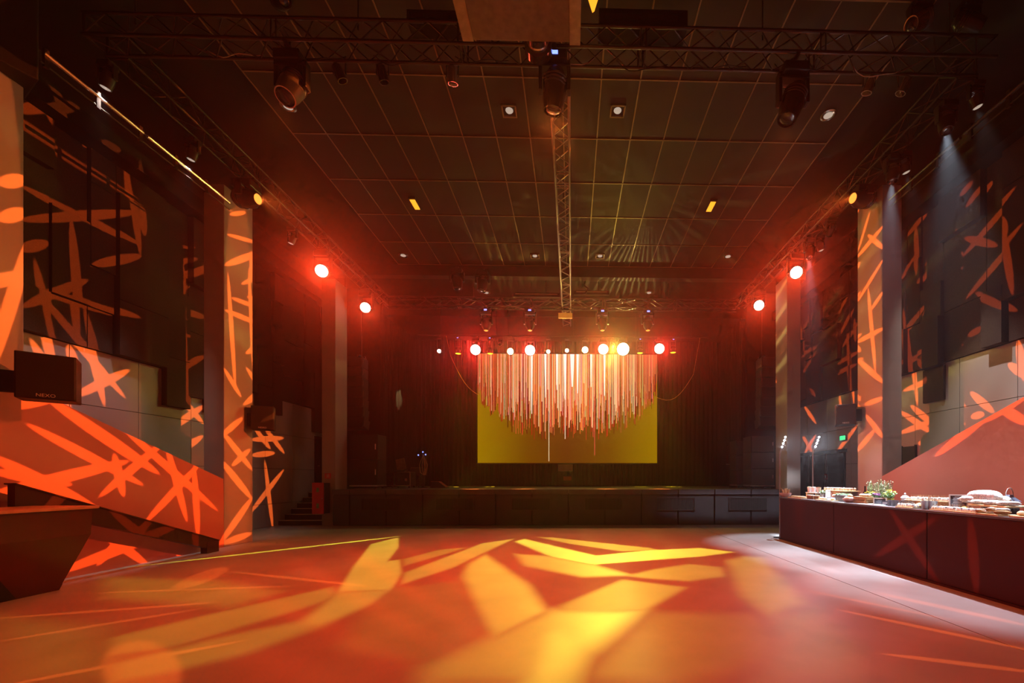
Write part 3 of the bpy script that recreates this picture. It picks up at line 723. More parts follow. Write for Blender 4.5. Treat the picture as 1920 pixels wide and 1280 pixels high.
# --- lamp batten above the screen
YBT = 19.0
zb = atY(1063, 655, YBT).z
bt = thing('lamp_batten', (XC, YBT + .1, zb + .62), 'black pipe carrying the row of lamps above the screen', 'pipe')
MB().tube((-6.6, 0, 0), (6.4, 0, 0), .03, 10).build('pipe', 'fix_black', bt)
for x in (-5.6, -2.6, 0.3, 3.1, 5.6): MB().tube((x, 0, 0), (x, 0, ZC - zb - .58), .01, 6).build('hanger', 'cable', bt)
row = [(823, 657, 'w', 'small white lamp at the left end of the lamp row above the stage'), (892, 655, 'r', 'glowing red lamp above the left screen corner'), (957, 658, 'y', 'yellow starburst lamp, leftmost in the row above the screen'),
       (994, 656, 'r', 'glowing red lamp, second of four above the screen'), (1028, 658, 's', 'small yellow lamp just left of the central truss end'), (1063, 656, 's', 'small yellow lamp at the middle of the screen top'),
       (1097, 655, 'y', 'yellow starburst lamp right of the screen middle'), (1131, 654, 'r', 'glowing red lamp, third of four above the screen'), (1168, 654, 'b', 'brightest white yellow starburst lamp above the screen'), (1236, 653, 'r', 'glowing red lamp above the right screen corner')]
for i, (x, y, k_, lab) in enumerate(row):
    c = atY(x, y, YBT); kk = {'w': .5, 'r': .95, 'y': .8, 's': .5, 'b': 1.0}[k_]
    lens = {'w': 'lens_white', 'r': 'lens_red', 'y': 'lens_yellow', 's': 'lens_yellow', 'b': 'lens_yellow'}[k_]
    lr = {'w': .08, 'r': .22, 'y': .14, 's': .085, 'b': .27}[k_]
    aim = Vector((-c.x * .02, -1, -.22))
    t, lp = head_lamp('stage_lamp', (c.x, YBT + .1, zb + .575 - .05 * kk), zb + .575 - .05 * kk - c.z, aim, lab, lens=lens, k=kk, lens_r=lr, group='lamps on the batten above the screen')
    if k_ == 'r': spot('red_beam', lp, (c.x * .5, 4.0, 0), (1.0, .02, .015), 1300, 70, .9, .15, t)
    if k_ == 'y': star(spot('star_beam', lp, lp + Vector((0, -1, .25)), (1.0, .80, .10), 420, 150, .7, .03, t), 30, .04, i, 14)
    if k_ == 's': star(spot('star_beam', lp, lp + Vector((0, -1, .25)), (1.0, .80, .10), 90, 150, .7, .03, t), 22, .15, i, 8)
    if k_ == 'b': star(spot('star_beam', lp, lp + Vector((0, -1, .35)), (1.0, .85, .22), 1300, 160, .7, .03, t), 44, .03, i, 16)
    if k_ == 'w':
        spot('white_shaft', lp, lp + Vector((-.84, .03, -1.0)), (1.0, .85, .35), 900, 12, .3, .03, t)
        spot('white_shaft', lp, lp + Vector((-.32, .03, -1.0)), (1.0, .85, .35), 2500, 9, .3, .03, t)
# narrow yellow downlights between them
for i, (x, y) in enumerate(((859, 660), (919, 660), (1200, 659), (1262, 658))):
    c = atY(x, y, YBT + .1)
    t, lp = head_lamp('yellow_downlight', (c.x, YBT + .1, zb + .545), zb + .545 - c.z - .1, (0, 0, -1), 'narrow yellow beam lamp pointing down, %s of four above the stage' % ('first', 'second', 'third', 'last')[i], lens='lens_gold', k=.62, lens_r=.13, leds=True, group='yellow beam lamps pointing down on the stage')
    spot('yellow_shaft', lp, lp + Vector((0, .02, -1)), (1.0, .72, .02), 14000, 8, .3, .06, t)
    spot('yellow_wash', lp, lp + Vector((0, .5, -1)), (1.0, .68, .02), 90, 70, .7, .06, t)
# four moving heads under the far truss shining straight down
for i, (x, y) in enumerate(((910, 603), (993, 603), (1130, 603), (1216, 603))):
    c = atY(x, y, YB - .3)
    t, lp = head_lamp('moving_head', (c.x, YB - .12, ZT - .103), ZT - .103 - c.z, (.0, -.12, -1), 'black moving head under the far truss, %s from left' % ('first', 'second', 'third', 'fourth')[i], lens='lens_orange', k=1.15, lens_r=.09, leds=True, group='moving heads under the far truss', plate='y')
    spot('orange_shaft', lp, lp + Vector((0, -.36, -1)), (1.0, .22, .03), 12000, 7, .3, .05, t)
# unlit heads tucked under the ceiling before the stage
for i, (x, y, lab) in enumerate(((857, 532, 'dark unlit head under the ceiling, left of its neighbour'), (905, 536, 'dark unlit head under the ceiling near the far truss'))):
    c = atY(x, y, 16.0); head_lamp('moving_head', (c.x, 16.0, c.z + .55), .42, (.1 - .2 * i, -.1, -1), lab, k=1.2)

# --- near truss: three moving heads, smaller lamps
hL, hLp = head_lamp('moving_head', (*atY(548, 100, YF).xy, ZT - .103), .50, (-.1, -.45, -1), 'moving head with pale domed body on the near truss, left', k=1.15, dome='silver', plate='y')
hC, hCp = head_lamp('moving_head', (*atY(1040, 100, YF - .1).xy, ZT - .103), .55, (-.1, .15, -1), 'glossy black moving head in the middle of the near truss', k=1.15, dome='fix_gloss', leds=True, plate='y')
hR, hRp = head_lamp('moving_head', (*atY(1486, 100, YF).xy, ZT - .103), .58, (-.35, .0, -1), 'glossy black moving head on the near truss, right', k=1.15, dome='fix_gloss', plate='y')
c = atY(1725, 25, YF - .1); head_lamp('spotlight', (c.x, YF - .1, ZC - .05), .32, (-.8, -.2, -.5), 'unlit silver spotlight above the right end of the near truss', k=.85, dome='silver')
c = atY(1815, 28, YF - .1); head_lamp('spotlight', (c.x, YF - .1, ZC - .05), .32, (.8, -.2, -.5), 'unlit black spotlight above the right end of the near truss', k=.85)
c = atY(525, 8, YF - .15); head_lamp('spotlight', (c.x, YF - .15, ZC - .05), .30, (.6, -.5, -.5), 'unlit black spotlight above the near truss, left of centre', k=.8)
for i, (x, y) in enumerate(((640, 112), (720, 132), (850, 108), (1625, 80), (1690, 88))):
    c = atY(x, y, YF + .25); t = thing('par_can', (c.x, YF + .2, ZT + .0), 'small par lamp clamped to the near truss, %s from left' % ('first', 'second', 'third', 'fourth', 'fifth')[i], 'lamp', 'small par lamps on the near truss')
    q = axisq((.4 - .2 * i, .3, -1)); MB().lathe([(.03, -.16), (.075, -.12), (.085, .10), (.07, .10), (.06, .03), (0, .03)], 14, (0, 0, -.2), q).build('can', 'silver' if i in (2, 3, 4) else 'fix_gloss', t, True)
    MB().box((-.1, 0, -.1), (.012, .03, .22)).box((.1, 0, -.1), (.012, .03, .22)).box((0, 0, 0), (.21, .03, .012)).build('bracket', 'fix_black', t)

# projector in its case hanging in front of the near truss
pj0 = atZ(868, 75, H + 6.55); pj1 = atZ(1088, 82, H + 6.55)
pj = thing('projector', (pj0.x, pj0.y, H + 6.55), 'large hanging projector in a brown case with a big lens at top centre', 'projector')
pw = pj1.x - pj0.x
MB().bb((.04, -1.3, .0), (pw - .04, 0, .55)).build('case', 'projector_case', pj, bevel=.012)
MB().bb((-.0, -1.3, -.02), (.16, .0, .5)).build('side_trim', 'projector_trim', pj); MB().bb((pw - .16, -1.3, -.02), (pw, .02, .5)).build('side_trim', 'projector_trim', pj)
lx = atY(1010, 95, pj0.y + .3).x - pj0.x
MB().lathe([(.13, 0), (.16, .02), (.17, .16), (.21, .18), (.215, .30), (.19, .32), (.17, .26), (0, .25)], 24, (lx, 0, .16), axisq((0, 1, 0))).build('lens_barrel', 'fix_gloss', pj, True)
MB().lathe([(.165, 0), (.175, .02), (.165, .04)], 24, (lx, .10, .16), axisq((0, 1, 0))).build('lens_ring', 'silver', pj, True)
for x, y in ((.3, -.3), (pw - .3, -.3)): MB().tube((x, y, .55), (x, y, ZC - (H + 6.55)), .02, 6).build('hanger', 'fix_black', pj)
lq = atY(1112, 6, 6.3)
o = thing('amber_wedge', (lq.x, 6.3, lq.z - .05), 'amber glowing wedge under a black housing beside the hanging projector', 'lamp')
MB().prism([(-.10, .22), (.10, .22), (.02, -.04), (-.01, -.06)], -.03, .03, 'y').build('glow_plate', 'amber_glow', o)  # emissive amber wedge below a plain housing
MB().bb((-.16, -.02, .2), (.16, .2, .42)).build('housing', 'fix_black', o); MB().tube((0, .1, .42), (0, .1, ZC - lq.z + .05), .015, 6).build('hanger', 'fix_black', o)
ac = atY(1195, 40, YF + .35)
o = thing('cable_tray', (ac.x, YF, ZT + TS + .027), 'black box lying along the top of the near truss right of the projector', 'box'); MB().bb((-.7, -.16, 0), (.75, .16, .28)).build('body', 'fix_black', o, bevel=.01); MB().bb((-.6, -.17, .1), (.6, -.16, .18)).build('panel', 'fix_gloss', o)
o = thing('cable_tray', (atY(830, 45, YF + .3).x, YF, ZT + TS + .027), 'black box lying along the top of the near truss left of the projector', 'box'); MB().bb((-.45, -.14, 0), (.5, .14, .2)).build('body', 'fix_black', o, bevel=.01); MB().bb((-.4, -.15, .06), (.4, -.14, .14)).build('panel', 'fix_gloss', o)
# cables draped along the near truss
for i in range(9):
    x0 = -6 + i * 1.35; pts = [Vector((x0 + j * .11, YF + .1 + .05 * math.sin(j), ZT + .05 - .09 * math.sin(PI * j / 8) * (1 + .5 * (i % 3)))) for j in range(9)]
    o = MB().path(pts, .008, 5).build('cable', 'bracket_grey' if i % 4 == 0 else 'cable'); tag(o, 'thin cable sagging in the near truss, %s from left' % ('first', 'second', 'third', 'fourth', 'fifth', 'sixth', 'seventh', 'eighth', 'ninth')[i], 'cable', 'cables sagging in the near truss')
# bars at the far truss
for (xa, xb, y, lab) in ((962, 1050, 553, 'black bar above the far truss, left of the central truss'), (1076, 1142, 549, 'black bar above the far truss, right of the central truss')):
    a = atY(xa, y, YB - .3); b = atY(xb, y, YB - .3)
    o = thing('load_bar', (a.x, YB - .3, a.z), lab, 'bar'); MB().bb((0, -.05, -.08), (b.x - a.x, .05, .08)).build('beam', 'fix_black', o); MB().tube(((b.x - a.x) * .7, 0, 0), ((b.x - a.x) * .7, 0, ZC + .07 - a.z), .02, 6).build('hook', 'fix_black', o)
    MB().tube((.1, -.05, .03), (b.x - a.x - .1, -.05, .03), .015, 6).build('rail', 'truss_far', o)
ar = atY(1110, 528, 17.0)
o = thing('ceiling_unit', (ar.x, 17.0, ar.z), 'dark flat box on a bent arm under the far ceiling', 'box'); MB().bb((-.35, -.2, .1), (.4, .2, .32)).build('body', 'fix_black', o, bevel=.01); MB().path([(-.25, 0, .1), (-.32, 0, -.15), (-.15, 0, -.3), (-.3, 0, -.5)], .035, 6).build('arm', 'fix_black', o)
ob = atY(1060, 592, YB - .35)
o = thing('sign_box', (ob.x, YB - .35, ob.z), 'small orange lit box under the end of the central truss', 'sign'); MB().box((0, 0, 0), (.56, .12, .2)).build('glow_box', 'orange_box', o, bevel=.008); MB().tube((-.15, .0, .1), (-.15, 0, ZT - ob.z + .01), .008, 5).build('hanger', 'cable', o); MB().tube((.15, 0, .1), (.15, 0, ZT - ob.z + .01), .008, 5).build('hanger', 'cable', o)

# --- ceiling downlights (house light, dimmed) and emergency lights
dl = [(955, 208, 'q', 'square recessed downlight, nearer pair, left of the central truss'), (1158, 208, 'q', 'square recessed downlight, nearer pair, right of the central truss'), (540, 198, 'o', 'round ceiling lamp below the left moving head'), (1553, 215, 'o', 'round ceiling lamp on the right, before the right truss'),
      (756, 478, 'o', 'small round ceiling lamp far left near the stage'), (1365, 480, 'o', 'small round ceiling lamp far right near the stage'), (1003, 480, 'q', 'square recessed downlight, farther pair, left of the central truss'), (1125, 480, 'q', 'square recessed downlight, farther pair, right of the central truss'),
      (912, 548, 'o', 'round ceiling lamp over the stage edge, left'), (1217, 548, 'o', 'round ceiling lamp over the stage edge, right'), (1060, -420, 'q', 'recessed downlight overhead, nearest the viewer')]
for i, (x, y, k_, lab) in enumerate(dl):
    c = atZ(x, y, ZC - .01)
    t = thing('ceiling_downlight', (c.x, c.y, ZC), lab, 'ceiling light', 'downlights in the dark ceiling')
    if k_ == 'q':
        MB().bb((-.16, -.16, -.03), (.16, -.13, .02)).bb((-.16, .13, -.03), (.16, .16, .02)).bb((-.16, -.16, -.03), (-.13, .16, .02)).bb((.13, -.16, -.03), (.16, .16, .02)).build('frame', 'ceiling_rail', t)
        MB().lathe([(.085, 0), (.07, -.02), (0, -.03)], 16).build('lamp', 'down_glow', t, True)
    else:
        MB().lathe([(.16, 0), (.16, -.025), (.13, -.035), (.12, -.03)], 20).build('rim', 'silver', t, True); MB().lathe([(.12, -.02), (.08, -.035), (0, -.04)], 18).build('lamp', 'down_glow', t, True)
for x, y, lab in ((778, 380, 'amber emergency light on the ceiling, left'), (1333, 384, 'amber emergency light on the ceiling, right')):
    c = atZ(x, y, ZC - .02); t = thing('emergency_light', (c.x, c.y, ZC - .01), lab, 'ceiling light', 'amber emergency lights')
    MB().box((0, 0, -.03), (.20, .52, .06)).build('housing', 'fix_black', t, bevel=.008); MB().box((0, 0, -.065), (.15, .44, .02)).build('diffuser', 'amber_glow', t, bevel=.006)

# --- floor pattern: yellow leaf shapes thrown from the brightest lamp side of the stage, red-orange wash
def fbars(lst): return [(atZ(a, b, 0), atZ(c_, d, 0), w_) for a, b, c_, d, w_ in lst]
src = Vector((1.86, YBT + .1, zb + .445))
t, lp = head_lamp('leaf_projector', src + Vector((0, 0, .1)), .3, (0, -1, -.6), 'black pattern projector on the batten left of the brightest lamp', k=.5)
fy = spot('leaf_beam', lp, (0, 6.5, 0), (.80, .66, .055), 20000, 110, .15, .015, t)
def q1(l): return [atZ(200 + a / 2.4, 980 + b / 2.4, 0) for a, b in l]
def q2(l): return [atZ(800 + a / 2.4, 980 + b / 2.4, 0) for a, b in l]
poly_gobo(fy, [
    (.85, .05, q1([(1290, 70), (1348, 62), (1312, 110), (1310, 170), (1115, 190), (1190, 95)])), (.85, .06, q1([(1115, 190), (1318, 165), (1326, 230), (1280, 300), (1040, 310)])),
    (.70, .12, q1([(1040, 310), (1280, 300), (1180, 372), (950, 470), (860, 460)])), (.52, .15, q1([(880, 440), (960, 470), (620, 590), (200, 690), (0, 720), (0, 640), (480, 520)])),
    (.36, .25, q1([(0, 245), (500, 260), (770, 310), (560, 380), (0, 340)])), (.48, .12, q1([(1010, 290), (1060, 330), (300, 560), (0, 600), (0, 520), (560, 390)])),
    (.62, .08, q1([(1830, 72), (1690, 92), (1340, 225), (1330, 275), (1560, 200)])), (.36, .08, q1([(1630, 110), (1500, 120), (1330, 165), (1340, 200), (1560, 130)])),
    (.90, .14, q2([(300, 125), (375, 145), (460, 280), (590, 370), (300, 520), (200, 320), (165, 240), (190, 185)])), (.70, .25, q2([(300, 500), (560, 390), (960, 400), (760, 560), (500, 720), (0, 720), (0, 650)])),
    (.95, .25, q2([(480, 480), (640, 460), (720, 540), (620, 760), (380, 760)])),
    (1.0, .08, q2([(398, 84), (440, 72), (770, 150), (760, 190), (560, 152)])), (1.0, .07, q2([(740, 150), (760, 192), (960, 186), (1240, 150), (1425, 136), (1230, 113), (1000, 123)])),
    (.38, .07, q2([(500, 64), (560, 65), (1000, 112), (1050, 122), (880, 128), (650, 95)])), (.55, .15, q2([(400, 140), (560, 150), (760, 190), (920, 235), (700, 243), (440, 192)])),
    (.36, .12, q2([(900, 238), (1020, 210), (1180, 185), (1330, 200), (1340, 240), (1180, 262), (1000, 250)])), (.40, .18, q2([(1350, 170), (1430, 150), (1510, 155), (1580, 230), (1700, 360), (1540, 420), (1420, 330)])),
    (.34, .10, q2([(880, 255), (1170, 290), (990, 392), (600, 410), (600, 372)])), (.16, .25, q2([(1000, 400), (1480, 410), (1700, 600), (1100, 740), (700, 700)])),
    (.2, .3, q2([(1540, 420), (1750, 380), (1920, 560), (1900, 720), (1500, 720)])), (.28, .3, q1([(-480, 420), (0, 470), (120, 720), (-480, 720)])), (.16, .2, q2([(-240, 300), (160, 260), (290, 500), (0, 640), (-400, 560)]))], .02)
t2, lp2 = head_lamp('leaf_projector', Vector((-3.18, YBT + .1, zb + .55)), .3, (-.2, -1, -.6), 'black pattern projector on the left half of the batten', k=.5)
fz = spot('strip_beam', lp2, (-6, 9, 0), (.85, .85, .06), 16000, 60, .25, .01, t2)
gobo(fz, (0, 0, 0), (1, 0, 0), (0, 1, 0), [(1.0, .3, fbars([(250, 1062, 752, 1005, .10)]))], 0)
# front heads fill the floor with orange and red
spot('floor_wash', hCp, (-.4, 5.6, 0), (1.0, .15, .02), 300, 95, .9, .1, hC)
spot('floor_wash', hLp, (-4.5, 5.4, 0), (1.0, .15, .02), 260, 80, .9, .1, hL)
spot('floor_wash', hRp, (2.4, 6.0, 0), (1.0, .12, .02), 260, 75, .9, .1, hR)
# red wash on the two stair walls from the opposite heads
spot('wall_wash', lpR + Vector((-.05, -.1, -.1)), (XL, 7.4, .2), (1.0, .06, .015), 2200, 42, .9, .08, tR)
spot('wall_wash', lpR + Vector((-.05, .1, -.1)), (XL, 10.55, 1.3), (1.0, .05, .015), 3000, 17, .95, .08, tR)
spot('wall_wash', lpL + Vector((.05, .1, -.1)), (XR, 10.15, 2.3), (1.0, .07, .03), 2600, 17, .95, .08, tL)
spot('wall_wash', lpL + Vector((.05, -.1, -.1)), (XR, 8.2, .8), (1.0, .09, .04), 800, 42, .9, .08, tL)

# white fill lamps added outside the side trusses, lighting the pale panels and the column fronts
for i, (sgn, X, y, W_) in enumerate([(g, (XTL - .17 if g < 0 else XTR + .17), y, W_) for g in (-1, 1) for y, W_ in ((7.3, 820), (8.9, 700), (12.0, 120))]):
    t, lp = head_lamp('added_fill_lamp', (X, y, ZT - .075), .26, (sgn * .3, .05, -1), 'added small black fill lamp on the %s truss, %s' % ('left' if sgn < 0 else 'right', ('nearest the viewer', 'the middle one', 'nearest the stage')[i % 3]), k=.6, lens='down_glow')
    spot('added_fill_light', lp, (X + sgn * 1.9, y + .1, 1.2), (1.0, .92, .88), W_, 38, .75, .06, t)

# ================================================================== LOUDSPEAKERS
def speaker_box(t, w_, d, h, m='speaker_grille'):
    MB().bb((-w_ / 2, -d / 2 + .02, 0), (w_ / 2, d / 2, h)).build('cabinet', 'speaker_black', t, bevel=.012)
    g = MB().bb((-w_ / 2 + .015, -d / 2, .015), (w_ / 2 - .015, -d / 2 + .025, h - .015)).build('grille', m, t, bevel=.006); return g
def lettering(txt, size, parent, loc, rot, m='white_mark'):
    cu = bpy.data.curves.new('lettering', 'FONT'); cu.body = txt; cu.size = size; cu.align_x = 'CENTER'; cu.align_y = 'CENTER'; cu.extrude = .001
    o = bpy.data.objects.new('tmp_text', cu); COL.objects.link(o)
    me = bpy.data.meshes.new_from_object(o.evaluated_get(bpy.context.evaluated_depsgraph_get())); bpy.data.objects.remove(o)
    me.materials.clear(); me.materials.append(M[m])
    x = bpy.data.objects.new('lettering', me); COL.objects.link(x); x.parent = parent; x.location = loc; x.rotation_euler = rot; return x
def wall_speaker(p_tl, p_br, Y, rz, depth, label):
    a = atY(*p_tl, Y); b = atY(*p_br, Y); cx = (a.x + b.x) / 2
    t = thing('wall_speaker', (cx, Y + depth / 2, b.z), label, 'loudspeaker', 'black loudspeakers fixed to the columns', rz)
    w_ = (b.x - a.x) / (abs(math.cos(rz)) + .25 * abs(math.sin(rz))); h = a.z - b.z
    speaker_box(t, w_, depth, h)
    lettering('NEXO', .055 * h / .55, t, (0, -depth / 2 - .002, .05), (PI / 2, 0, 0))
    return t, w_, h
t, w_, h = wall_speaker((22, 660), (93, 747), 6.05, .72, .42, 'large black loudspeaker on the column at the left edge')
MB().bb((-.5, .1, .1), (-w_ / 2, .2, .4)).build('bracket', 'fix_black', t)
t, w_, h = wall_speaker((466, 760), (502, 805), 10.75, .5, .36, 'black loudspeaker on the middle left column')
MB().bb((-w_ / 2 - .13, .0, .1), (-w_ / 2, .1, .4)).build('bracket', 'fix_black', t)
t, w_, h = wall_speaker((1577, 757), (1610, 796), 10.35, -.5, .36, 'black loudspeaker on the middle right column')
MB().bb((w_ / 2, .0, .1), (w_ / 2 + .13, .1, .4)).build('bracket', 'fix_black', t)
# big black speaker at the top left corner with its grey bracket
tl = atX(30, 60, XL + .35)
t = thing('hanging_speaker', (tl.x - .35, tl.y + .1, tl.z - .45), 'black hanging loudspeaker in the top left corner with a grey bracket plate', 'loudspeaker', rz=-.5)
MB().bb((-.5, -.3, .0), (.25, .3, 1.5)).build('cabinet', 'speaker_black', t, bevel=.02)
for j in range(4): MB().ball((-.1 + .09 * (j % 2), -.305, .2 + .2 * j), .012, 6, 4).build('bolt', 'silver', t)
MB().prism([(.26, .62), (.48, .62), (.48, .95), (.33, 1.12), (.26, 1.05)], -.32, -.27, 'y').build('bracket_plate', 'bracket_grey', t)
MB().lathe([(.14, 0), (.15, .03), (.10, .05)], 16, (.26, -.3, 1.25), axisq((0, -1, 0))).build('pivot', 'bracket_grey', t, True)
# line arrays
def line_array(cx, cy, ztop, n, w_, h, label, sgn):
    t = thing('line_array', (cx, cy, ztop), label, 'loudspeaker', 'hanging line arrays beside the stage')
    MB().bb((-w_ / 2 + .1, -.25, .02), (-w_ / 2 + .18, .35, .09)).bb((w_ / 2 - .18, -.25, .02), (w_ / 2 - .1, .35, .09)).bb((-w_ / 2, .0, .02), (w_ / 2, .08, .09)).build('fly_frame', 'fix_black', t)
    for x in (-w_ / 2 + .14, w_ / 2 - .14): MB().tube((x, .04, .09), (x, .04, ZC + .07 - ztop), .018, 6).build('chain', 'truss', t)
    z = 0; y = 0; ang = 0
    for i in range(n):
        ang += math.radians(1.0 if i < n - 3 else 4.0)
        mR = Matrix.Rotation(-ang, 4, 'X')
        cb = MB().box((0, y, z - h / 2), (w_, .5, h - .015), M4=mR @ Matrix.Identity(4)).build('cabinet', 'speaker_black', t, bevel=.008)
        MB().box((0, y - .255, z - h / 2), (w_ - .05, .02, h - .05), M4=mR).build('grille', 'speaker_grille', cb)
        for s in (-1, 1): MB().box((s * (w_ / 2 + .006), y - .18, z - h / 2), (.012, .06, h * .45), M4=mR).build('rigging_plate', 'truss', cb)
        z -= h * math.cos(ang); y += h * math.sin(ang) * .6
    return t
a = atY(662, 672, 16.4); line_array(a.x, 16.4, a.z, 7, .9, .38, 'hanging line array loudspeaker left of the stage', -1)
a = atY(1443, 673, 16.3); line_array(a.x, 16.3, a.z, 7, .86, .38, 'hanging line array loudspeaker right of the stage', 1)
# subwoofer stacks on dollies
def sub_stack(cx, cy, w_, h, n, side, rz=0, d=.75, m='sub_face'):
    dl_ = thing('speaker_dolly', (cx, cy, SZ), 'low wheeled dolly under the %s' % side, 'dolly', rz=rz)
    MB().bb((-w_ / 2, -d / 2, .08), (w_ / 2, d / 2, .13)).build('board', 'alu', dl_)
    for x in (-w_ / 2 + .1, w_ / 2 - .1):
        for y in (-d / 2 + .1, d / 2 - .1): MB().tube((x - .02, y, .045), (x + .02, y, .045), .045, 12).build('wheel', 'fix_black', dl_)
    for i in range(n):
        t = thing('subwoofer', (cx, cy, SZ + .13 + i * h), '%s, %s box' % (side, ('lowest', 'second', 'third')[i] if n == 3 else ('lower', 'upper')[i]), 'loudspeaker', 'subwoofers stacked on the stage', rz)
        MB().bb((-w_ / 2, -d / 2 + .02, .004), (w_ / 2, d / 2, h - .004)).build('cabinet', 'speaker_black', t, bevel=.012)
        MB().bb((-w_ / 2 + .03, -d / 2, .02), (w_ / 2 - .03, -d / 2 + .02, h - .02)).build('front_grille', m, t, bevel=.004)
        MB().bb((w_ / 2 - .09, -d / 2 - .006, h * .40), (w_ / 2 - .055, -d / 2, h * .62)).build('handle', 'white_mark', t)
c = atY(1429, 905, 15.5); sub_stack(c.x, 15.8, .87, .60, 3, 'subwoofer stack on the right of the stage')
c = atY(1394, 905, 16.6); sub_stack(c.x + .05, 16.9, .7, .58, 3, 'rear subwoofer stack on the right behind the first')
c = atY(682, 905, 15.6); sub_stack(c.x, 15.95, 1.0, .92, 2, 'subwoofer stack on the left of the stage', m='speaker_grille')
# small gear on the stage, left
def flight_case(px0, px1, pyt, Y, label, m='case_black', front='cream'):
    a = atY(px0, pyt, Y); b = atY(px1, pyt, Y); w_ = b.x - a.x; h = a.z - SZ
    t = thing('flight_case', ((a.x + b.x) / 2, Y + .3, SZ), label, 'flight case', 'equipment cases on the left of the stage')
    MB().bb((-w_ / 2, -.3, .08), (w_ / 2, .3, h)).build('body', m, t, bevel=.01)
    e = MB()
    for x in (-w_ / 2, w_ / 2):
        e.box((x, -.3, (h + .08) / 2), (.03, .03, h - .08))
    for z in (.09, h - .01): e.box((0, -.3, z), (w_, .03, .03))
    e.build('edge_trim', 'silver', t)
    for k in (-1, 1): MB().box((k * w_ * .22, -.305, h * .5), (w_ * .16, .02, h * .16)).build('latch', 'silver', t)
    for x in (-w_ / 2 + .08, w_ / 2 - .08): MB().tube((x - .02, -.2, .04), (x + .02, -.2, .04), .04, 10).build('wheel', 'fix_black', t)
    return t, (a.x + b.x) / 2, h
t1, x1, h1 = flight_case(718, 738, 886, 17.0, 'low dark equipment case beside the left subwoofers')
t2_, x2, h2 = flight_case(741, 769, 884, 17.0, 'equipment case with metal edges under the laptop on the stage')
t3, x3, h3 = flight_case(771, 788, 876, 17.75, 'dark equipment case right of the laptop case')
lt = thing('laptop', (x2 - .12, 17.15, SZ + h2), 'open laptop standing on the equipment case', 'laptop')
MB().bb((-.22, -.16, .05), (.22, .14, .07)).build('keyboard', 'fix_black', lt); MB().box((-.06, .12, .30), (.36, .02, .46), M4=Matrix.Rotation(-.25, 4, 'Y') @ Matrix.Rotation(-.2, 4, 'X')).build('display', 'projector_case', lt); MB().bb((-.18, -.12, 0), (.18, .1, .05)).build('stand', 'fix_black', lt)
st = thing('cable_stand', (atY(793, 905, 16.8).x, 16.8, SZ), 'thin stand hung with coiled cables and tiny blue lights', 'stand')
MB().tube((0, 0, 0), (0, 0, 1.35), .02, 8).build('pole', 'fix_black', st); MB().lathe([(.17, 0), (.17, .02), (.02, .04)], 16).build('base', 'fix_black', st, True)
for j in range(3): MB().path([(.02, -.03, 1.3), (-.12 + .1 * j, -.06, .9), (-.08 + .1 * j, -.06, .6), (.06 + .03 * j, -.05, .5), (.10 + .05 * j, -.05, .9), (.03, -.03, 1.3)], .010, 5).build('coiled_cable', 'projector_trim', st)
for p in ((-.16, -.05, 1.28), (0.02, -.06, 1.40), (.12, -.05, 1.30)): MB().ball(p, .028, 8, 5).build('blue_light', 'led_blue', st)
wd = thing('floor_wedge', (atY(824, 905, 17.2).x, 17.2, SZ), 'wedge monitor lying on the stage left of the screen', 'loudspeaker'); MB().prism([(-.3, 0), (.34, 0), (.02, .24), (-.3, .24)], -.2, .2, 'y').build('cabinet', 'speaker_black', wd, bevel=.008); MB().prism([(-.28, .245), (.0, .245), (.3, .03), (.3, .04), (.0, .255), (-.28, .255)], -.18, .18, 'y').build('grille', 'terracotta', wd)
ms = thing('microphone_stand', (atY(1374, 905, 17.8).x, 17.8, SZ), 'thin microphone stand on the right of the stage', 'stand')
MB().tube((0, 0, 0), (0, 0, .95), .015, 6).build('pole', 'alu', ms); MB().tube((0, 0, .94), (-.28, 0, .97), .012, 6).build('boom', 'alu', ms); MB().lathe([(.15, 0), (.15, .02), (.015, .03)], 14).build('base', 'fix_black', ms, True)
for (xa, ya, xb, yb, lab) in ((845, 667, 897, 740, 'cable sagging from the batten to the left side of the screen'), (1232, 745, 1300, 702, 'cable sagging from the right side of the screen')):
    a = atY(xa, ya, 19.8); b = atY(xb, yb, 19.8); pts = [a.lerp(b, i / 8) + Vector((0, 0, -.55 * math.sin(PI * i / 8) * (.6 if xa < 1000 else 1))) for i in range(9)]
    pts = [Vector((a.x, YBT + .1, zb + .6))] + pts if xa < 1000 else pts + [Vector((b.x + .1, YBT + .1, zb + .6))]
    o = MB().path(pts, .012, 5).build('cable', 'projector_trim'); tag(o, lab, 'cable')

# ================================================================== BUFFET BAR AND WHAT STANDS ON IT
BY0, BY1 = 3.2, 11.12
br = thing('buffet_bar', (BAX, BY1, 0), 'long dark maroon buffet counter along the right side', 'counter')
seams = [BY1 - .04, atX(1563, 970, BAX).y, atX(1738, 1000, BAX).y, BY0]
for a, b in zip(seams[:-1], seams[1:]):
    MB().bb((0, b - BY1 + .008, .03), (.03, a - BY1 - .008, BAZ - .035)).build('front_panel', 'bar_maroon', br, bevel=.012)
MB().bb((.015, BY0 - BY1, 0), (.80, -.03, BAZ - .045)).build('carcass', 'joint_dark', br)
MB().bb((.03, -.05, .03), (.80, -.02, BAZ - .045)).build('end_panel', 'bar_maroon', br, bevel=.006)
MB().bb((-.012, BY0 - BY1, BAZ - .035), (.82, 0, BAZ)).build('worktop', 'bar_top', br, bevel=.008)
MB().bb((-.02, BY0 - BY1, 0), (.0, -.02, .03)).build('kick_strip', 'bar_maroon', br)

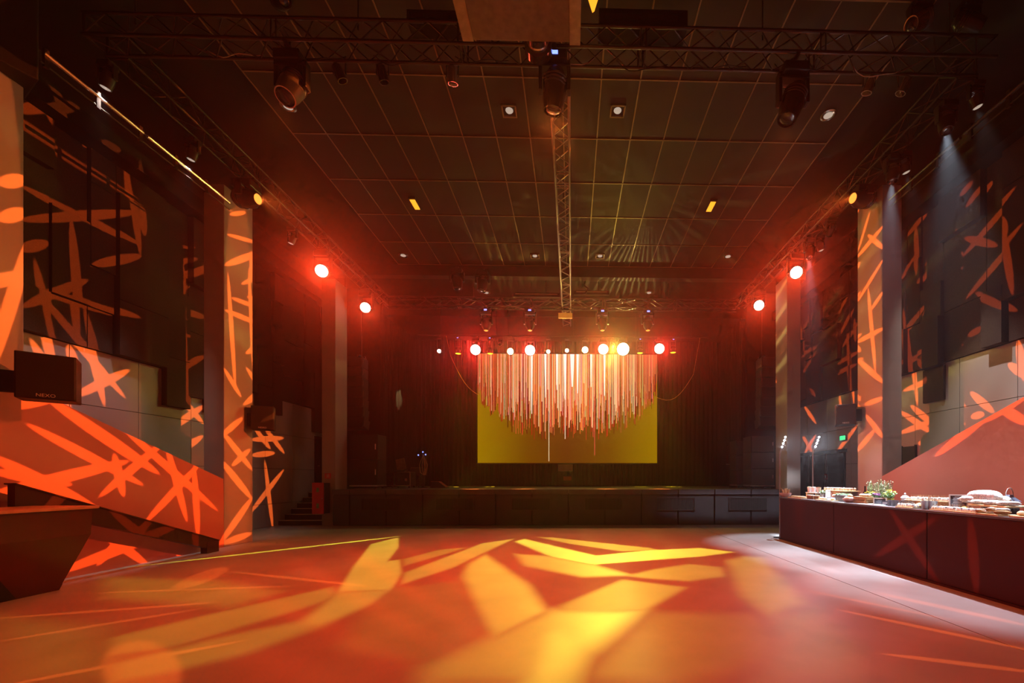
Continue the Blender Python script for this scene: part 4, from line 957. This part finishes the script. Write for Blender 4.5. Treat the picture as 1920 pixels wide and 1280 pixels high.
def bx(px, X): return atX(px, 900, X).y
def put(name, px, X, label, cat, group=None, rz=0, z=0):
    return thing(name, (X, bx(px, X), BAZ + z), label, cat, group, rz)
def board(px0, px1, X, dep, label, z=0.0, m='wood_light', th=.02, name='serving_board'):
    y0, y1 = bx(px1, X), bx(px0, X)
    o = MB().bb((X - dep / 2, y0, BAZ + z), (X + dep / 2, y1, BAZ + z + th)).build(name, m, bevel=.004); tag(o, label, 'board'); return y0, y1
def crate(px0, px1, X, dep, h, label, z=0):
    y0, y1 = bx(px1, X), bx(px0, X); t = thing('wooden_crate', (X, (y0 + y1) / 2, BAZ + z), label, 'crate'); L = (y1 - y0) / 2
    n_ = 2
    for i in range(n_):
        for s in (-1, 1):
            MB().box((s * dep / 2, 0, h * (i + .5) / n_), (.014, 2 * L, h / n_ - .008)).build('slat', 'wood', t)
            MB().box((0, s * L, h * (i + .5) / n_), (dep, .014, h / n_ - .008)).build('slat', 'wood', t)
    MB().bb((-dep / 2, -L, h - .014), (dep / 2, L, h)).build('top', 'wood_light', t); MB().bb((-dep / 2, -L, 0), (dep / 2, L, .012)).build('bottom', 'wood', t)
    return y0, y1
CAN = None
def bites(kind, y0, y1, X, dep, z, ny, nx, label, group, r=.02):
    """rows of single bites: base and topping each"""
    k = 0
    for i in range(ny):
        for j in range(nx):
            yy = y0 + (y1 - y0) * (i + .5) / ny + R.uniform(-.004, .004); xx = X - dep / 2 + dep * (j + .5) / nx
            t = thing('canape', (xx, yy, z), label, 'canape', group, R.uniform(-.3, .3))
            if kind == 'cube':
                link('bread_base', CB['base'], t); link('topping', CB['top_w' if (i + j) % 3 else 'top_d'], t)
                link('pick', CB['pick'], t)
            elif kind == 'cup':
                link('cup', CB['cup'], t); link('filling', CB['fill_r' if (i + j) % 2 else 'fill_w'], t)
            k += 1
CB = dict(base=MB().box((0, 0, .014), (.044, .044, .028)).mesh('bread_base', 'cream', bevel=.004), top_w=MB().ball((0, 0, .036), (.020, .020, .015), 8, 5).mesh('topping', 'white_food', True),
          top_d=MB().ball((0, 0, .036), (.019, .019, .014), 8, 5).mesh('topping', 'dark_food', True), pick=MB().tube((0, 0, .03), (.004, 0, .085), .002, 4).mesh('pick', 'wood_light'),
          cup=MB().lathe([(.016, 0), (.024, .05), (.022, .05), (.015, .006)], 10).mesh('cup', 'porcelain', True), fill_r=MB().lathe([(.022, .044), (.012, .058), (0, .062)], 10).mesh('filling', 'red_food', True), fill_w=MB().lathe([(.022, .044), (.012, .058), (0, .062)], 10).mesh('filling', 'cream', True))

XF, XM, XB_ = BAX + .14, BAX + .38, BAX + .62
# bowl of pretzels at the far end
t = put('snack_bowl', 1473, XF, 'pink and white bowl of pretzel sticks at the far end of the buffet', 'bowl')
MB().lathe([(.07, 0), (.13, .05), (.15, .11), (.14, .11), (.12, .055), (.06, .02)], 20).build('bowl', 'bowl_pink', t, True)
for i in range(11):
    a = i * .57; MB().tube((.05 * math.cos(a), .05 * math.sin(a), .05), (.10 * math.cos(a), .10 * math.sin(a), .19 + .02 * (i % 3)), .014, 6).build('pretzel_stick', 'crust' if i % 2 else 'bread', t)
# flat breads
board(1486, 1511, XF, .26, 'pale board with flatbread near the far end of the buffet')
for i, px in enumerate((1490, 1497, 1504)):
    t = put('flatbread', px, XF, 'flatbread on the pale board at the far end, %s from the bowl' % ('first', 'second', 'third')[i], 'bread', 'flatbreads on the far board', z=.02); MB().ball((0, 0, .02), (.10, .09, .02), 14, 5).build('loaf', 'bread', t, True); MB().ball((.0, 0, .033), (.06, .05, .010), 10, 4).build('crust', 'crust', t, True)
# riser with three cups, jars below
rs = put('cup_riser', 1527, XM, 'low white riser carrying three cups', 'riser'); MB().bb((-.1, -.22, .14), (.1, .22, .155)).build('shelf', 'paper', rs)
for y in (-.2, .2): MB().bb((-.09, y - .01, 0), (.09, y + .01, .14)).build('leg', 'wood_light', rs)
for i, (px, lid) in enumerate(((1518, 'bread'), (1526, 'cream'), (1535, 'jar_brown'))):
    t = put('dessert_cup', px, XM, '%s cup on the small riser' % ('golden topped', 'white topped', 'brown topped')[i], 'cup', 'three cups on the riser', z=.155); MB().lathe([(.04, 0), (.055, .12), (.05, .12), (.036, .01)], 14).build('cup', 'porcelain', t, True); MB().lathe([(.05, .10), (.04, .128), (0, .135)], 14).build('filling', lid, t, True)
for i, px in enumerate((1516, 1520, 1524, 1530, 1534)):
    t = put('brown_jar', px, XF + .03, 'small glass jar of brown dessert before the riser, %s from left' % ('first', 'second', 'third', 'fourth', 'fifth')[i], 'jar', 'brown dessert jars'); MB().lathe([(.035, 0), (.038, .07), (.03, .085)], 12).build('jar', 'jar_brown', t, True); MB().lathe([(.034, .082), (.034, .1), (0, .102)], 12).build('cream_top', 'cream', t, True)
# small plant in a tin
def leafy(t, z0, n_, h, sp, m, lw=.012, rr=random.Random(5)):
    b = MB()
    for i in range(n_):
        a = rr.uniform(0, 2 * PI); lean = rr.uniform(0, sp); hh = h * rr.uniform(.6, 1.0)
        p = Vector((lean * math.cos(a) * .4, lean * math.sin(a) * .4, z0)); q = Vector((lean * math.cos(a), lean * math.sin(a), z0 + hh)); b.tube(p, q, .003, 4)
        for j in range(7):
            f = .25 + .75 * j / 6; c = p.lerp(q, f); aa = rr.uniform(0, 2 * PI); d = Vector((math.cos(aa), math.sin(aa), .6)) * lw * 3; sd = Vector((-math.sin(aa), math.cos(aa), 0)) * lw
            b.add([c, c + d * .5 + sd, c + d, c + d * .5 - sd], [(0, 1, 2, 3)])
    o = b.build('foliage', m, t); tag(o, kind='stuff')
t = put('potted_plant', 1543, XM, 'small green plant in a glass tin beside the cups', 'plant'); MB().lathe([(.05, 0), (.055, .13), (.05, .13), (.045, .02)], 14).build('pot', 'zinc', t, True); leafy(t, .11, 16, .10, .10, 'leaf_pale')
def easel(px, X, w_, h, label, m='paper', frame='frame_wood', lines=0, lean=.25, rz=-.65, lc='paper'):
    t = put('menu_sign', px, X, label, 'sign', None, rz)
    mR = Matrix.Rotation(-lean, 4, 'X')
    fr = MB(); f = .018
    for c, d in (((-w_ / 2, 0, h / 2), (f, .015, h)), ((w_ / 2, 0, h / 2), (f, .015, h)), ((0, 0, f / 2), (w_, .015, f)), ((0, 0, h - f / 2), (w_, .015, f))):
        fr.box(mR @ Vector(c), d, M4=mR)
    fr.build('frame', frame, t); b = MB().box(mR @ Vector((0, .002, h / 2)), (w_ - f, .008, h - f), M4=mR).build('board', m, t)
    for i in range(lines):
        wl_ = w_ * R.uniform(.35, .75); MB().box(mR @ Vector((R.uniform(-.05, .05) * w_, -.004, h * (.86 - .70 * i / max(1, lines)))), (wl_, .002, h * .025), M4=mR).build('writing_line', lc, b)
    MB().box((0, .09, h * .30), (.02, .01, h * .7), M4=Matrix.Rotation(.35, 4, 'X')).build('prop', frame, t)
    return t
easel(1556, XM, .16, .24, 'tall white menu card leaning beside the wooden riser', 'paper', 'paper', 4, .3, lc='bracket_grey')
easel(1558, XF - .02, .15, .11, 'small black framed card lying before the wooden riser', 'paper', 'chalkboard', 2, .8, lc='bracket_grey')
# wooden crates carrying a board with little cups
crate(1561, 1586, XB_ - .05, .26, .20, 'wooden crate under the raised board of little cups')
y0, y1 = board(1550, 1601, XB_ - .05, .30, 'raised wooden board full of little cups', .20, 'wood')
bites('cup', y0 + .04, y1 - .02, XB_ - .05, .24, BAZ + .222, 10, 3, 'little cup with red or cream filling on the raised wooden board', 'little cups on the raised board')
board(1536, 1566, XF, .2, 'pale board of pastries at the front edge, far end')
for i, px in enumerate((1539, 1544, 1549, 1555, 1561)):
    t = put('pastry', px, XF, 'pastry on the pale front board, %s from the far end' % ('first', 'second', 'third', 'fourth', 'fifth')[i], 'pastry', 'pastries on the front board', z=.02); MB().ball((0, 0, .022), (.045, .05, .024), 10, 5).build('dough', 'bread', t, True); MB().ball((0, 0, .042), (.02, .025, .008), 8, 4).build('glaze', 'cream', t, True)
# tin planter, white block beside
t = put('tin_planter', 1583, XM - .06, 'ribbed tin planter with low green sprouts', 'planter'); MB().bb((-.09, -.16, 0), (.09, .16, .14)).build('tin', 'zinc', t, bevel=.006)
for i in range(9): MB().box((-.094, -.14 + i * .035, .07), (.012, .012, .13)).build('rib', 'zinc', t)
b = MB()
for i in range(40): b.ball((R.uniform(-.08, .08), R.uniform(-.15, .15), .145), R.uniform(.014, .028), 6, 4)
tag(b.build('sprouts', 'leaf', t), kind='stuff')
t = put('storage_tin', 1567, XM - .08, 'brown and white tin beside the ribbed planter', 'tin'); MB().lathe([(.07, 0), (.07, .12), (.06, .13)], 16).build('tin', 'terracotta', t, True); MB().lathe([(.072, .10), (.072, .135), (0, .14)], 16).build('lid', 'paper', t, True)
# bowl of bread rolls
t = put('bread_bowl', 1594, XF + .04, 'round bowl heaped with bread rolls', 'bowl'); MB().lathe([(.07, 0), (.13, .05), (.14, .08), (.13, .08), (.06, .02)], 18).build('bowl', 'bowl_pink', t, True)
for i in range(7):
    a = i * .9; q = put('bread_roll', 1594, XF + .04, 'bread roll in the round bowl', 'bread', 'rolls in the bread bowl', z=.085 + (.05 if i == 6 else 0)); q.location.x += (.065 if i < 6 else 0) * math.cos(a); q.location.y += (.065 if i < 6 else 0) * math.sin(a); MB().ball((0, 0, 0), (.042, .05, .035), 10, 6).build('roll', 'white_food' if i % 2 else 'bread', q, True); MB().box((0, 0, .032), (.01, .05, .006)).build('score', 'cream', q)
# crate with food
crate(1610, 1636, XM - .08, .24, .13, 'wooden crate with a heap of pastries between bowl and flowers')
y0, y1 = bx(1632, XM - .08), bx(1614, XM - .08)
for i in range(8):
    t = thing('pastry', (XM - .08 + .05 * ((i % 2) - .5), y0 + (y1 - y0) * (i + .5) / 8, BAZ + .13), 'small pastry on the wooden crate beside the flowers', 'pastry', 'pastries on the wooden crate'); MB().ball((0, 0, .025), (.04, .035, .028), 8, 5).build('dough', 'bread', t, True); MB().ball((0, 0, .05), (.015, .015, .008), 6, 4).build('glaze', 'cream', t, True)
for i, px in enumerate((1622, 1628)):
    t = put('wine_bottle', px, XB_, 'dark wine bottle behind the crate, %s of two' % ('left', 'right')[i], 'bottle', 'wine bottles behind the crate'); MB().lathe([(.037, 0), (.038, .19), (.015, .24), (.014, .31), (.017, .31), (.017, .33), (0, .33)], 14).build('bottle', 'bottle', t, True); MB().lathe([(.0385, .06), (.0385, .15)], 14).build('paper_band', 'paper', t, True)
# rosemary and flowers
for i, (px, X, h, lab) in enumerate(((1634, XB_, .36, 'tall rosemary plant left of the yellow flowers'), (1652, XB_ + .05, .38, 'tall rosemary plant behind the purple flowers'), (1664, XB_, .37, 'tall rosemary plant above the yellow flower pot'))):
    t = put('rosemary_plant', px, X, lab, 'plant', 'rosemary plants on the buffet'); MB().lathe([(.05, 0), (.065, .10), (.06, .10), (.05, .02)], 14).build('pot', 'terracotta', t, True); leafy(t, .09, 26, h, .11, 'leaf_pale', .008)
def flowers(px, X, n_, h, sp, pm, potm, lab, rr):
    t = put('flower_pot', px, X, lab, 'flowers'); MB().lathe([(.05, 0), (.07, .12), (.065, .12), (.05, .02)], 14).build('pot', potm, t, True); leafy(t, .10, 22, h * .8, sp, 'leaf', .016)
    for i in range(n_):
        a = rr.uniform(0, 2 * PI); r = rr.uniform(.02, sp); c = Vector((r * math.cos(a), r * math.sin(a), .12 + h * rr.uniform(.4, 1))); fw = MB()
        for j in range(6):
            b_ = j * PI / 3; fw.ball(c + Vector((.012 * math.cos(b_), .012 * math.sin(b_), 0)), (.013, .013, .007), 6, 4)
        fw.build('blossom', pm, t)
flowers(1668, XM + .02, 14, .16, .13, 'yellow_petal', 'yellow_pot', 'yellow flowers in a lime yellow pot', random.Random(1))
flowers(1633, XM + .12, 10, .12, .10, 'yellow_petal', 'terracotta', 'yellow flowers behind the wooden crate', random.Random(2))
flowers(1644, XM, 16, .08, .07, 'purple_petal', 'terracotta', 'purple flowers between the two yellow bunches', random.Random(3))
easel(1650, XF + .06, .19, .135, 'small chalkboard sign in a wooden frame before the flowers', 'chalkboard', 'frame_wood', 3, .3)
easel(1659, XF + .08, .09, .08, 'tiny white card beside the small chalkboard', 'paper', 'chalkboard', 1, .2, lc='bracket_grey')
board(1634, 1660, XF + .08, .2, 'thin white tray under the small chalkboard', 0, 'paper', .01, 'serving_tray')
board(1612, 1632, XF - .04, .1, 'white napkin strip at the counter edge before the crate', 0, 'paper', .006, 'napkin')
# glasses
gm = MB().lathe([(.028, 0), (.034, .10), (.032, .10), (.026, .006), (0, .006)], 14).mesh('tumbler', 'glass', True); gw = MB().lathe([(.028, .006), (.0295, .035), (0, .035)], 12).mesh('water', 'glass', True)
for i in range(3):
    for j in range(7):
        X = XF + .05 + i * .08; t = put('drinking_glass', 1668 + j * 7, X, 'clear drinking glass in the rows beside the yellow flowers', 'glass', 'clear glasses in rows'); link('tumbler', gm, t); link('water', gw, t)
t = put('sugar_pot', 1697, XB_ - .05, 'white lidded pot with a pointed finial behind the glasses', 'pot'); MB().lathe([(.055, 0), (.06, .13), (.065, .14)], 8).build('body', 'porcelain', t); MB().lathe([(.068, .14), (.045, .17), (.012, .185), (.014, .21), (0, .23)], 12).build('lid', 'porcelain', t, True)
# canape platforms
crate(1713, 1748, XM + .12, .26, .10, 'wooden crate under the farther raised canape board')
y0, y1 = board(1710, 1749, XM + .12, .28, 'farther raised board of white canapes', .10, 'wood_light')
bites('cube', y0, y1, XM + .12, .24, BAZ + .12, 8, 4, 'white canape with a pick on the farther raised board', 'canapes on the farther raised board')
crate(1756, 1790, XM + .10, .28, .11, 'wooden crate under the nearer raised canape board')
y0, y1 = board(1749, 1792, XM + .10, .30, 'nearer raised board of white canapes', .11, 'wood_light')
bites('cube', y0, y1, XM + .10, .24, BAZ + .13, 8, 4, 'white canape with a pick on the nearer raised board', 'canapes on the nearer raised board')
y0, y1 = board(1690, 1722, XF - .02, .22, 'low board of canapes at the counter edge before the glasses')
bites('cube', y0, y1, XF - .02, .18, BAZ + .02, 8, 3, 'canape on the low board before the glasses', 'canapes before the glasses')
for i, px in enumerate((1736, 1748)):
    t = put('metal_bucket', px, XF - .01 + .05 * i, 'small zinc bucket of picks, %s one' % ('farther', 'nearer')[i], 'bucket', 'zinc buckets of picks'); MB().lathe([(.052, 0), (.068, .13), (.072, .135), (.066, .135), (.05, .01)], 18).build('bucket', 'zinc', t, True)
    for j in range(8): MB().tube((.01 * math.cos(j), .01 * math.sin(j), .02), (.05 * math.cos(j * .8), .05 * math.sin(j * .8), .19), .005, 5).build('pick', 'cream', t)
t = put('round_stone', 1724, XF + .04, 'rounded brown loaf beside the zinc buckets', 'bread'); MB().ball((0, 0, .045), (.06, .07, .045), 12, 6).build('loaf', 'crust', t, True); MB().ball((0, 0, .07), (.03, .035, .022), 10, 5).build('flour', 'cream', t, True)
easel(1797, XF + .14, .20, .26, 'tilted black menu board with white writing in a pale frame', 'chalkboard', 'frame_wood', 8, .35, -.75)
y0, y1 = board(1755, 1800, XF, .22, 'front tray of white canapes, left of the menu board'); bites('cube', y0, y1, XF, .18, BAZ + .02, 9, 3, 'white canape on the front tray left of the menu board', 'canapes on the front tray')
y0, y1 = board(1802, 1842, XF - .01, .22, 'front tray of golden canapes, right of the menu board'); bites('cube', y0, y1 - .02, XF - .01, .18, BAZ + .02, 8, 3, 'golden canape on the front tray right of the menu board', 'canapes right of the menu board')
# gourds and berries
for i, (px, X, m, r, lab) in enumerate(((1808, XF + .17, 'yellow_petal', .05, 'yellow gourd beside the menu board'), (1815, XF + .13, 'white_food', .038, 'pale striped gourd before the yellow gourd'), (1819, XF + .25, 'dark_food', .05, 'dark red gourd behind the yellow gourd'), (1812, XF + .30, 'red_food', .042, 'red gourd behind the menu board'), (1823, XF + .18, 'terracotta', .04, 'brown gourd beside the sausages'))):
    t = put('gourd', px, X, lab, 'gourd', 'gourds beside the menu board')
    b = MB(); b.lathe([(0, 0), (r * .8, r * .15), (r, r * .7), (r * .75, r * 1.3), (r * .3, r * 1.5), (0, r * 1.5)], 12); b.build('fruit', m, t, True); MB().tube((0, 0, r * 1.45), (.01, .005, r * 1.9), .006, 5).build('stem', 'wood', t)
# cured sausages: raised board with a heap, boards before
bw = MB()
y0, y1 = bx(1913, XM), bx(1838, XM)
t = thing('sausage_stand', (XM, (y0 + y1) / 2, BAZ), 'raised oak board carrying the heap of floury sausages', 'board'); MB().bb((-.18, -(y1 - y0) / 2, .10), (.18, (y1 - y0) / 2, .125)).build('board', 'wood_light', t, bevel=.005)
for y in (-.2, .2): MB().lathe([(.05, 0), (.05, .1)], 12, (0, y, 0)).build('foot', 'chalkboard', t, True)
def sausage(X, y, z, L, r, rz, bend, lab, grp, m='salami', dz=0):
    t = thing('dried_sausage', (X, y, z), lab, 'sausage', grp, rz); pts = [(0, -L / 2 + L * i / 8, r) for i in range(9)]; b = MB(); vs = []; n_ = 10
    for i in range(9):
        f = i / 8; rr_ = r * (1 - abs(2 * f - 1) ** 5) ** .5 if 0 < i < 8 else r * .18
        for j in range(n_):
            a = 2 * PI * j / n_; vs.append((bend * math.sin(PI * f) + rr_ * math.cos(a) * (1 + .06 * math.sin(3 * i + j)), -L / 2 + L * f, r + rr_ * math.sin(a) + dz * math.sin(PI * f)))
    b.add(vs, [(i * n_ + j, i * n_ + (j + 1) % n_, (i + 1) * n_ + (j + 1) % n_, (i + 1) * n_ + j) for i in range(8) for j in range(n_)] + [tuple(range(n_ - 1, -1, -1)), tuple(range(8 * n_, 9 * n_))]); b.build('casing', m, t, True)
    MB().tube((0, L / 2 - .005, r), (.01, L / 2 + .035, r + .01), .004, 5).build('string', 'cream', t)
for i in range(9):
    f = (i + .5) / 9; sausage(XM - .11 + .03 * (i % 3), y0 + (y1 - y0) * f, BAZ + .125, .22, .032, .3 * ((i % 3) - 1) + 1.2, .02, 'floury sausage lying on the raised oak board', 'sausages on the raised board')
yb0 = bx(1850, XM + .1)
sausage(XM + .08, yb0 + .02, BAZ + .125, .50, .085, .08, .02, 'thick white moulded sausage on top of the heap', None, dz=.03)
sausage(XM + .02, yb0 + .12, BAZ + .125, .34, .055, .5, .02, 'medium white moulded sausage at the far end of the heap', None)
sausage(XM + .17, yb0 - .12, BAZ + .125, .36, .06, -.3, .02, 'medium white moulded sausage behind the lantern end of the heap', None)
y0, y1 = board(1846, 1890, XF - .01, .26, 'front board of sliced sausages at the counter edge')
for i in range(7): sausage(XF - .06 + .05 * (i % 3), y0 + (y1 - y0) * (i + .6) / 7.5, BAZ + .02 + .03 * (i % 2), .17, .026, 1.1 + .3 * (i % 2), .015, 'sausage piece on the front board', 'sausages on the front board', 'salami' if i % 3 else 'crust')
for i in range(3):
    t = put('dark_loaf', 1836 + i * 5, XF + .08, 'dark brown loaf between the sausage boards, %s' % ('farthest', 'middle', 'nearest')[i], 'bread', 'dark loaves between the boards'); MB().ball((0, 0, .035), (.045, .04, .035), 10, 6).build('loaf', 'dark_food' if i != 1 else 'crust', t, True); MB().ball((0, 0, .06), (.02, .02, .014), 8, 4).build('flour', 'cream', t, True)
# lantern
t = put('lantern', 1893, BAX + .68, 'slate blue metal lantern with a ring handle at the right end of the buffet', 'lantern')
MB().bb((-.07, -.07, 0), (.07, .07, .02)).build('base', 'lantern', t)
for x in (-.062, .062):
    for y in (-.062, .062): MB().box((x, y, .09), (.012, .012, .15)).build('post', 'lantern', t)
for a in range(4): MB().box((.064 * math.cos(a * PI / 2), .064 * math.sin(a * PI / 2), .09), (.004 if a % 2 == 0 else .11, .11 if a % 2 == 0 else .004, .14)).build('pane', 'glass', t)
MB().box((0, 0, .20), (.17, .17, .07), top=(.35, .35)).build('roof', 'lantern', t); MB().box((0, 0, .245), (.06, .06, .03)).build('cap', 'lantern', t)
MB().path([(.0, .05 * math.cos(PI * i / 10), .255 + .10 * math.sin(PI * i / 10)) for i in range(11)], .006, 6).build('ring_handle', 'silver', t)
board(1906, 1935, XF, .2, 'board with a roll at the right edge of the picture'); t = put('bread_roll', 1917, XF, 'single bread roll on the board at the right edge', 'bread', z=.02); MB().ball((0, 0, .03), (.05, .055, .035), 12, 6).build('roll', 'bread', t, True); MB().box((0, 0, .062), (.012, .06, .006)).build('score', 'cream', t)

# LED lamp stands at the bar
def led_stand(pxs, X, Y, label, tgt):
    """pxs: pole px, bend (x,y), top (x,y)"""
    b = atY(*pxs[1], Y); tp = atY(*pxs[2], Y)
    t = thing('led_lamp_stand', (b.x, Y, 0), label, 'lamp', 'white lamp stands at the buffet')
    o = Vector((b.x, Y, 0)); hd = tp - o; bd = b - o
    MB().lathe([(.16, 0), (.16, .015), (.02, .025)], 18).build('base', 'fix_black', t, True); MB().tube((0, 0, .02), bd, .018, 8).build('pole', 'alu', t); MB().tube(bd, hd + (hd - bd) * .05, .022, 8).build('lamp_arm', 'alu', t)
    for i in range(4):
        p = bd.lerp(hd, .42 + .19 * i) + Vector((-.02, -.035, 0)); MB().ball(p, .026, 10, 6).build('bulb', 'led_cool', t, True)
    p = o + hd.lerp(bd, .3) + Vector((-.05, -.12, 0))
    spot('white_light', p, tgt, (.80, .88, 1.0), 110, 80, .8, .06, t)
led_stand((1462, (1462, 851), (1473, 819)), 5.6, 11.3, 'white four bulb lamp stand at the far end of the buffet', (5.7, 7.5, .9))
led_stand((1522, (1524, 850), (1536, 819)), 6.3, 11.5, 'white four bulb lamp stand behind the buffet', (5.7, 7.5, .9))
# two white profile spots on the right truss aimed at the buffet
for i, (y, ty, tx, wt) in enumerate(((9.0, 8.4, 5.75, 4200), (12.2, 10.6, 5.65, 3600), (7.7, 6.2, 5.8, 3800))):
    t, lp = head_lamp('buffet_spot', (XTR, y, ZT - .085), .34, Vector((tx, ty, BAZ)) - Vector((XTR, y, ZT - .42)), 'small black spotlight on the right truss aimed at the buffet, %s' % ('middle', 'farthest', 'nearest')[i], k=.8, plate='x')
    bl_ = spot('buffet_light', lp, (tx, ty, BAZ), (.72, .84, 1.0), wt * 3.2, 30, .6, .05, t)
    gobo(bl_, (0, 0, BAZ), (0, 1, 0), (-1, 0, 0), [(1.0, .25, [(Vector((5.98, 2.6, BAZ)), Vector((5.98, 11.9, BAZ)), .56)])], .22)

t, lp = head_lamp('added_stage_spot', (XTR, 11.2, ZT - .075), .3, Vector((5.6, STG, .6)) - Vector((XTR, 11.2, ZT - .4)), 'added small black spotlight on the right truss aimed at the stage front', k=.6, plate='x')  # spotlight added to brighten the right part of the stage front
sf = spot('added_stage_light', lp, (5.6, STG, .7), (.80, .86, 1.0), 3800, 40, .6, .04, t)
gobo(sf, (0, STG, 0), (1, 0, 0), (0, 0, 1), [(1.0, .6, [(Vector((2.2, STG, .66)), Vector((8.6, STG, .66)), .62)])], 0)
